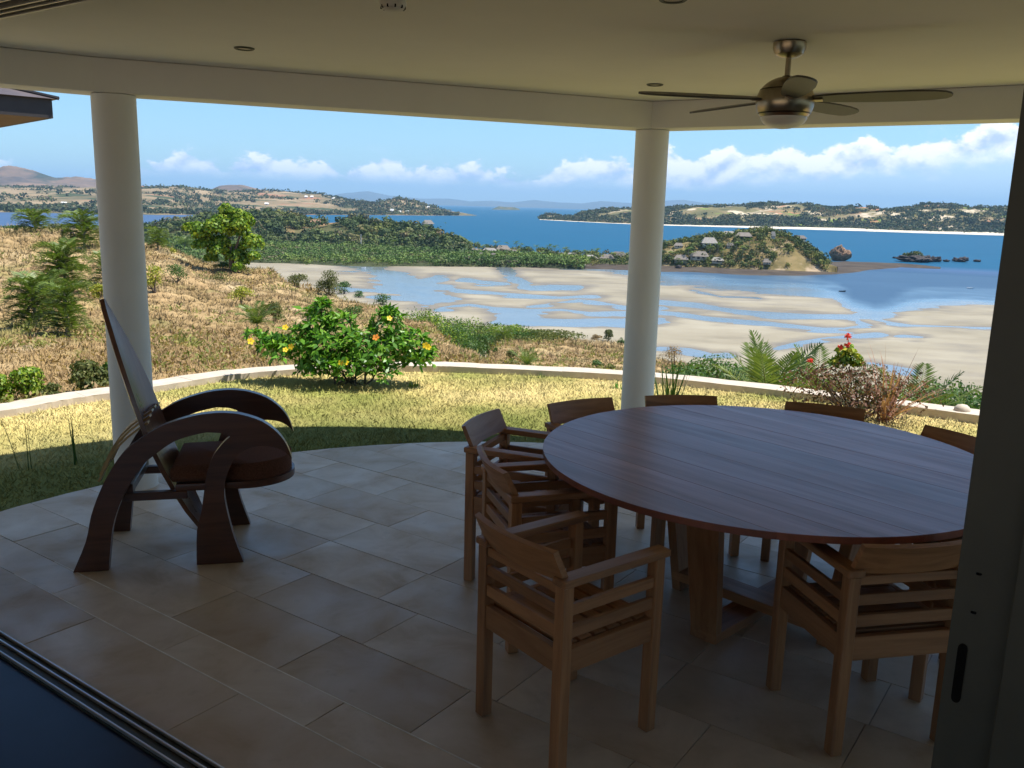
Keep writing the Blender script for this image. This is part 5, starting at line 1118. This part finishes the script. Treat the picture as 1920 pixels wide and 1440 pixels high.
hut(1437, 500, 16, 10, 'boathouse on stilts at the islet landing', 'thatch', 'cream_wall', None, 10, 560, stilts=True)
hut(765, 452, 16, 6, 'low white-roofed shed behind the mangroves', 'whitewash', 'whitewash', VG, 0, 560); hut(710, 476, 10, 5, 'small white shelter in the middle of the mangroves', 'whitewash', 'whitewash', None, 0, 540)
hut(802, 424, 22, 11, 'large grey-roofed house on the wooded headland', 'thatch', 'cream_wall', None, 15, 700, name='house'); hut(592, 422, 24, 10, 'pinkish house in a clearing on the wooded peninsula', 'rock_red', 'cream_wall', None, 0, 700, name='house'); hut(490, 408, 18, 6, 'white-roofed house among the peninsula trees', 'whitewash', 'cream_wall', None, 0, 700, name='house')
FG = 'white houses across the bay'
for px, py, w, h in ((735, 400, 8, 8), (749, 400, 7, 5), (764, 400, 7, 5), (574, 371, 6, 4), (585, 371, 6, 4), (625, 374, 6, 4), (803, 391, 6, 4), (500, 384, 8, 4), (120, 383, 10, 4), (724, 400, 6, 4)):
    hut(px, py, w, h, 'tiny white house on the far shore of the bay', 'whitewash', 'whitewash', FG, 0, 1800, name='house', gable=True)
# jetty steps
P, r = hit(1415, 496, 560); o = empty('landing_stage', P, -math.atan2(P[0], P[1]), 'wooden landing stage leading from the islet shore to the boathouse', 'jetty')
for j in range(9): MB().box((j * .95, -1.2, .9 - j * .1), (j * .95 + .85, 1.2, 1.05 - j * .1)).build('plank', 'pale_bark', o)
for j in (0, 3, 6, 8): MB().tube([(j * .95 + .3, -1.1, -2), (j * .95 + .3, -1.1, 1.2)], .1, 6).build('post', 'pale_bark', o)
# pole
P, r = hit(677, 466, 540); o = empty('wooden_pole', P, 0, 'tall pale pole standing at the back of the mangroves', 'pole'); MB().tube([(0, 0, -1), (0, 0, 26 * r / F)], [.35, .22], 8).build('shaft', 'whitewash', o); MB().box((-.8, -.08, 24 * r / F), (.8, .08, 24 * r / F + .2)).build('crossarm', 'pale_bark', o)
# coconut palms
PG = 'coconut palms of the village and islet'
fr_c = fronds('coco'); tr_m = MB().tube([(0, 0, -1), (.25, 0, 3.5), (.1, .1, 7)], [.28, .2, .16], 6).data('trunk', 'pale_bark')
pp = [(p_[0], p_[1]) for p_ in ((865, 466), (880, 472), (895, 470), (908, 476), (930, 474), (950, 468), (968, 474), (978, 472), (990, 478), (1005, 478), (1018, 480), (1030, 480), (1040, 482), (1060, 484), (1080, 486), (1095, 488), (1120, 488), (1150, 490), (1166, 488), (1255, 494), (1262, 488), (1290, 488), (1298, 492), (1330, 482), (1345, 478), (1355, 486), (1380, 472), (1392, 484), (795, 424), (808, 420), (835, 424), (850, 470), (740, 470), (720, 466), (700, 462), (1404, 466), (1418, 470))]
for px, py in pp:
    P, r = hit(px, py, 560); s_ = random.uniform(.75, 1.15); isl = px > 1240; head = px in (795, 808, 835)
    lb = 'coconut palm growing on the islet slope among the houses' if isl else 'coconut palm rising from the wooded headland near the grey-roofed house' if head else 'coconut palm growing between the huts of the shore village'
    o = empty('coconut_palm', P, random.uniform(0, 6), lb, 'palm', PG); o.scale = (s_,) * 3; link('trunk', tr_m, o)
    for k in range(11): f = link('frond', fr_c[k % 3], o, (.1, .1, 7)); f.rotation_euler = (0, -random.uniform(-.1, .95), 2.4 * k); f.scale = (3.8,) * 3
# boats
def boat(px, py, L, label, mat, cabin=True, lo=200, yaw=0):
    P = onz(px, py, SEA); o = empty('boat', (P[0], P[1], SEA - .05), -math.atan2(P[0], P[1]) + R(yaw), label, 'boat'); mb = MB(); w = L * .16; st = []
    for t in np.linspace(0, 1, 9):
        b = w * (math.sin(math.pi * min(1, t * .62 + .38)) ** .8 if t < .999 else .02); sh = .55 + .35 * t * t; st.append([mb.bm.verts.new(((t - .5) * L, b * a, z)) for a, z in ((-1, sh), (-.72, -.1), (.72, -.1), (1, sh))])
    for a, b in zip(st, st[1:]):
        for j in range(3): mb.bm.faces.new((a[j], a[j + 1], b[j + 1], b[j]))
        mb.bm.faces.new((a[3], a[0], b[0], b[3]))
    mb.bm.faces.new(st[0]); mb.bm.faces.new(st[-1][::-1]); mb.build('hull', mat, o)
    if cabin: MB().box((-L * .12, -w * .6, .6), (L * .14, w * .6, 1.5), .1).build('cabin', mat, o); MB().box((-L * .10, -w * .61, 1.0), (L * .12, w * .61, 1.3)).build('window', 'dark_opening', o)
    else: MB().box((-L * .1, -w * .8, .45), (L * .05, w * .8, .6)).build('thwart', 'pale_bark', o)
boat(1096, 500, 5.2, 'white cabin boat moored at the end of the mangroves', 'boat_white'); boat(1579, 547, 3.4, 'small dark dinghy floating in the shallows off the islet', 'boat_dark', False); boat(1819, 541, 3.6, 'small white skiff floating in the open bay', 'boat_white', False); boat(682, 503, 2.6, 'tiny white dinghy stranded by the creek near the mangroves', 'boat_white', False)
# rocks
def rock(px, py, w, h, mat, label, lo=500, group=None, seed=0, spike=0):
    P, r = hit(px, py, lo); k = r / F; mb = MB(); bmesh.ops.create_icosphere(mb.bm, subdivisions=4, radius=1)
    for v in mb.bm.verts:
        c = v.co.copy(); a = math.atan2(c.y, c.x); n_ = float(fbm(np.array(c.x * 2.9 + seed), np.array(c.z * 2.2 + c.y * 1.3), seed, 4)) - .5
        v.co = Vector((c.x * w * .5 * k, c.y * w * .4 * k, (c.z * .5 + .42) * h * k)) * (1 + .9 * n_)
        if spike and c.z > .3: v.co.z += h * k * spike * max(0, c.x) * (c.z - .3)
    o = empty('rock', P, -math.atan2(P[0], P[1]), label, 'rock', group); mb.build('boulder', mat, o, smooth=True, angle=28); return o, k
rock(1574, 489, 32, 24, 'rock_red', 'tall blunt red-brown sea rock off the end of the islet', seed=3, spike=.25)
o, k = rock(1714, 491, 52, 11, 'rock_dark', 'low dark rock islet capped with green scrub', 600, seed=5)
foliage('scrub', blob_leaves([((-9 * k, 0, 7 * k), (13 * k, 8 * k, 8 * k)), ((4 * k, 0, 9 * k), (9 * k, 6 * k, 9 * k)), ((-2 * k, -3 * k, 10 * k), (8 * k, 6 * k, 8 * k))], 900, 1.3, 1.0, inner=.8), 'leaf_olive', o)
for px, w, h, lb in ((1740, 24, 11, 'dark jagged rock against the scrub-capped islet'), (1756, 16, 9, 'small dark rock beside the jagged rock'), (1800, 26, 8, 'detached dark rock lying furthest out from the islet'), (1832, 12, 4, 'flat little rock beyond the detached dark rock'), (1774, 10, 4, 'flat little rock between the jagged and the detached rocks')): rock(px, 491, w, h, 'rock_dark', lb, 600, seed=px, spike=.2)
rock(1272, 503, 14, 5, 'rock_dark', 'dark boulder on the reef below the islet houses', 560, seed=9); rock(1678, 484.5, 8, 3, 'rock_dark', 'wave-washed rock at the tip of the reef', 600, seed=12)

# ================================================================== AIR
hz_ = NT('haze_air'); hz_.n.remove(hz_.b); pv = hz_.node('ShaderNodeVolumePrincipled'); pv.inputs['Color'].default_value = (.42, .70, 1, 1); pv.inputs['Density'].default_value = 4.5e-5; pv.inputs['Anisotropy'].default_value = .0
hz_.link(pv.outputs[0], hz_.o.inputs['Volume']); M['haze_air'] = hz_.m
hb = MB().box((-48000, -48000, SEA - 3), (48000, 48000, 950)).build('haze', 'haze_air'); tag(hb, 'thin blue sea air between the terrace and the far shores', 'haze', kind='stuff')
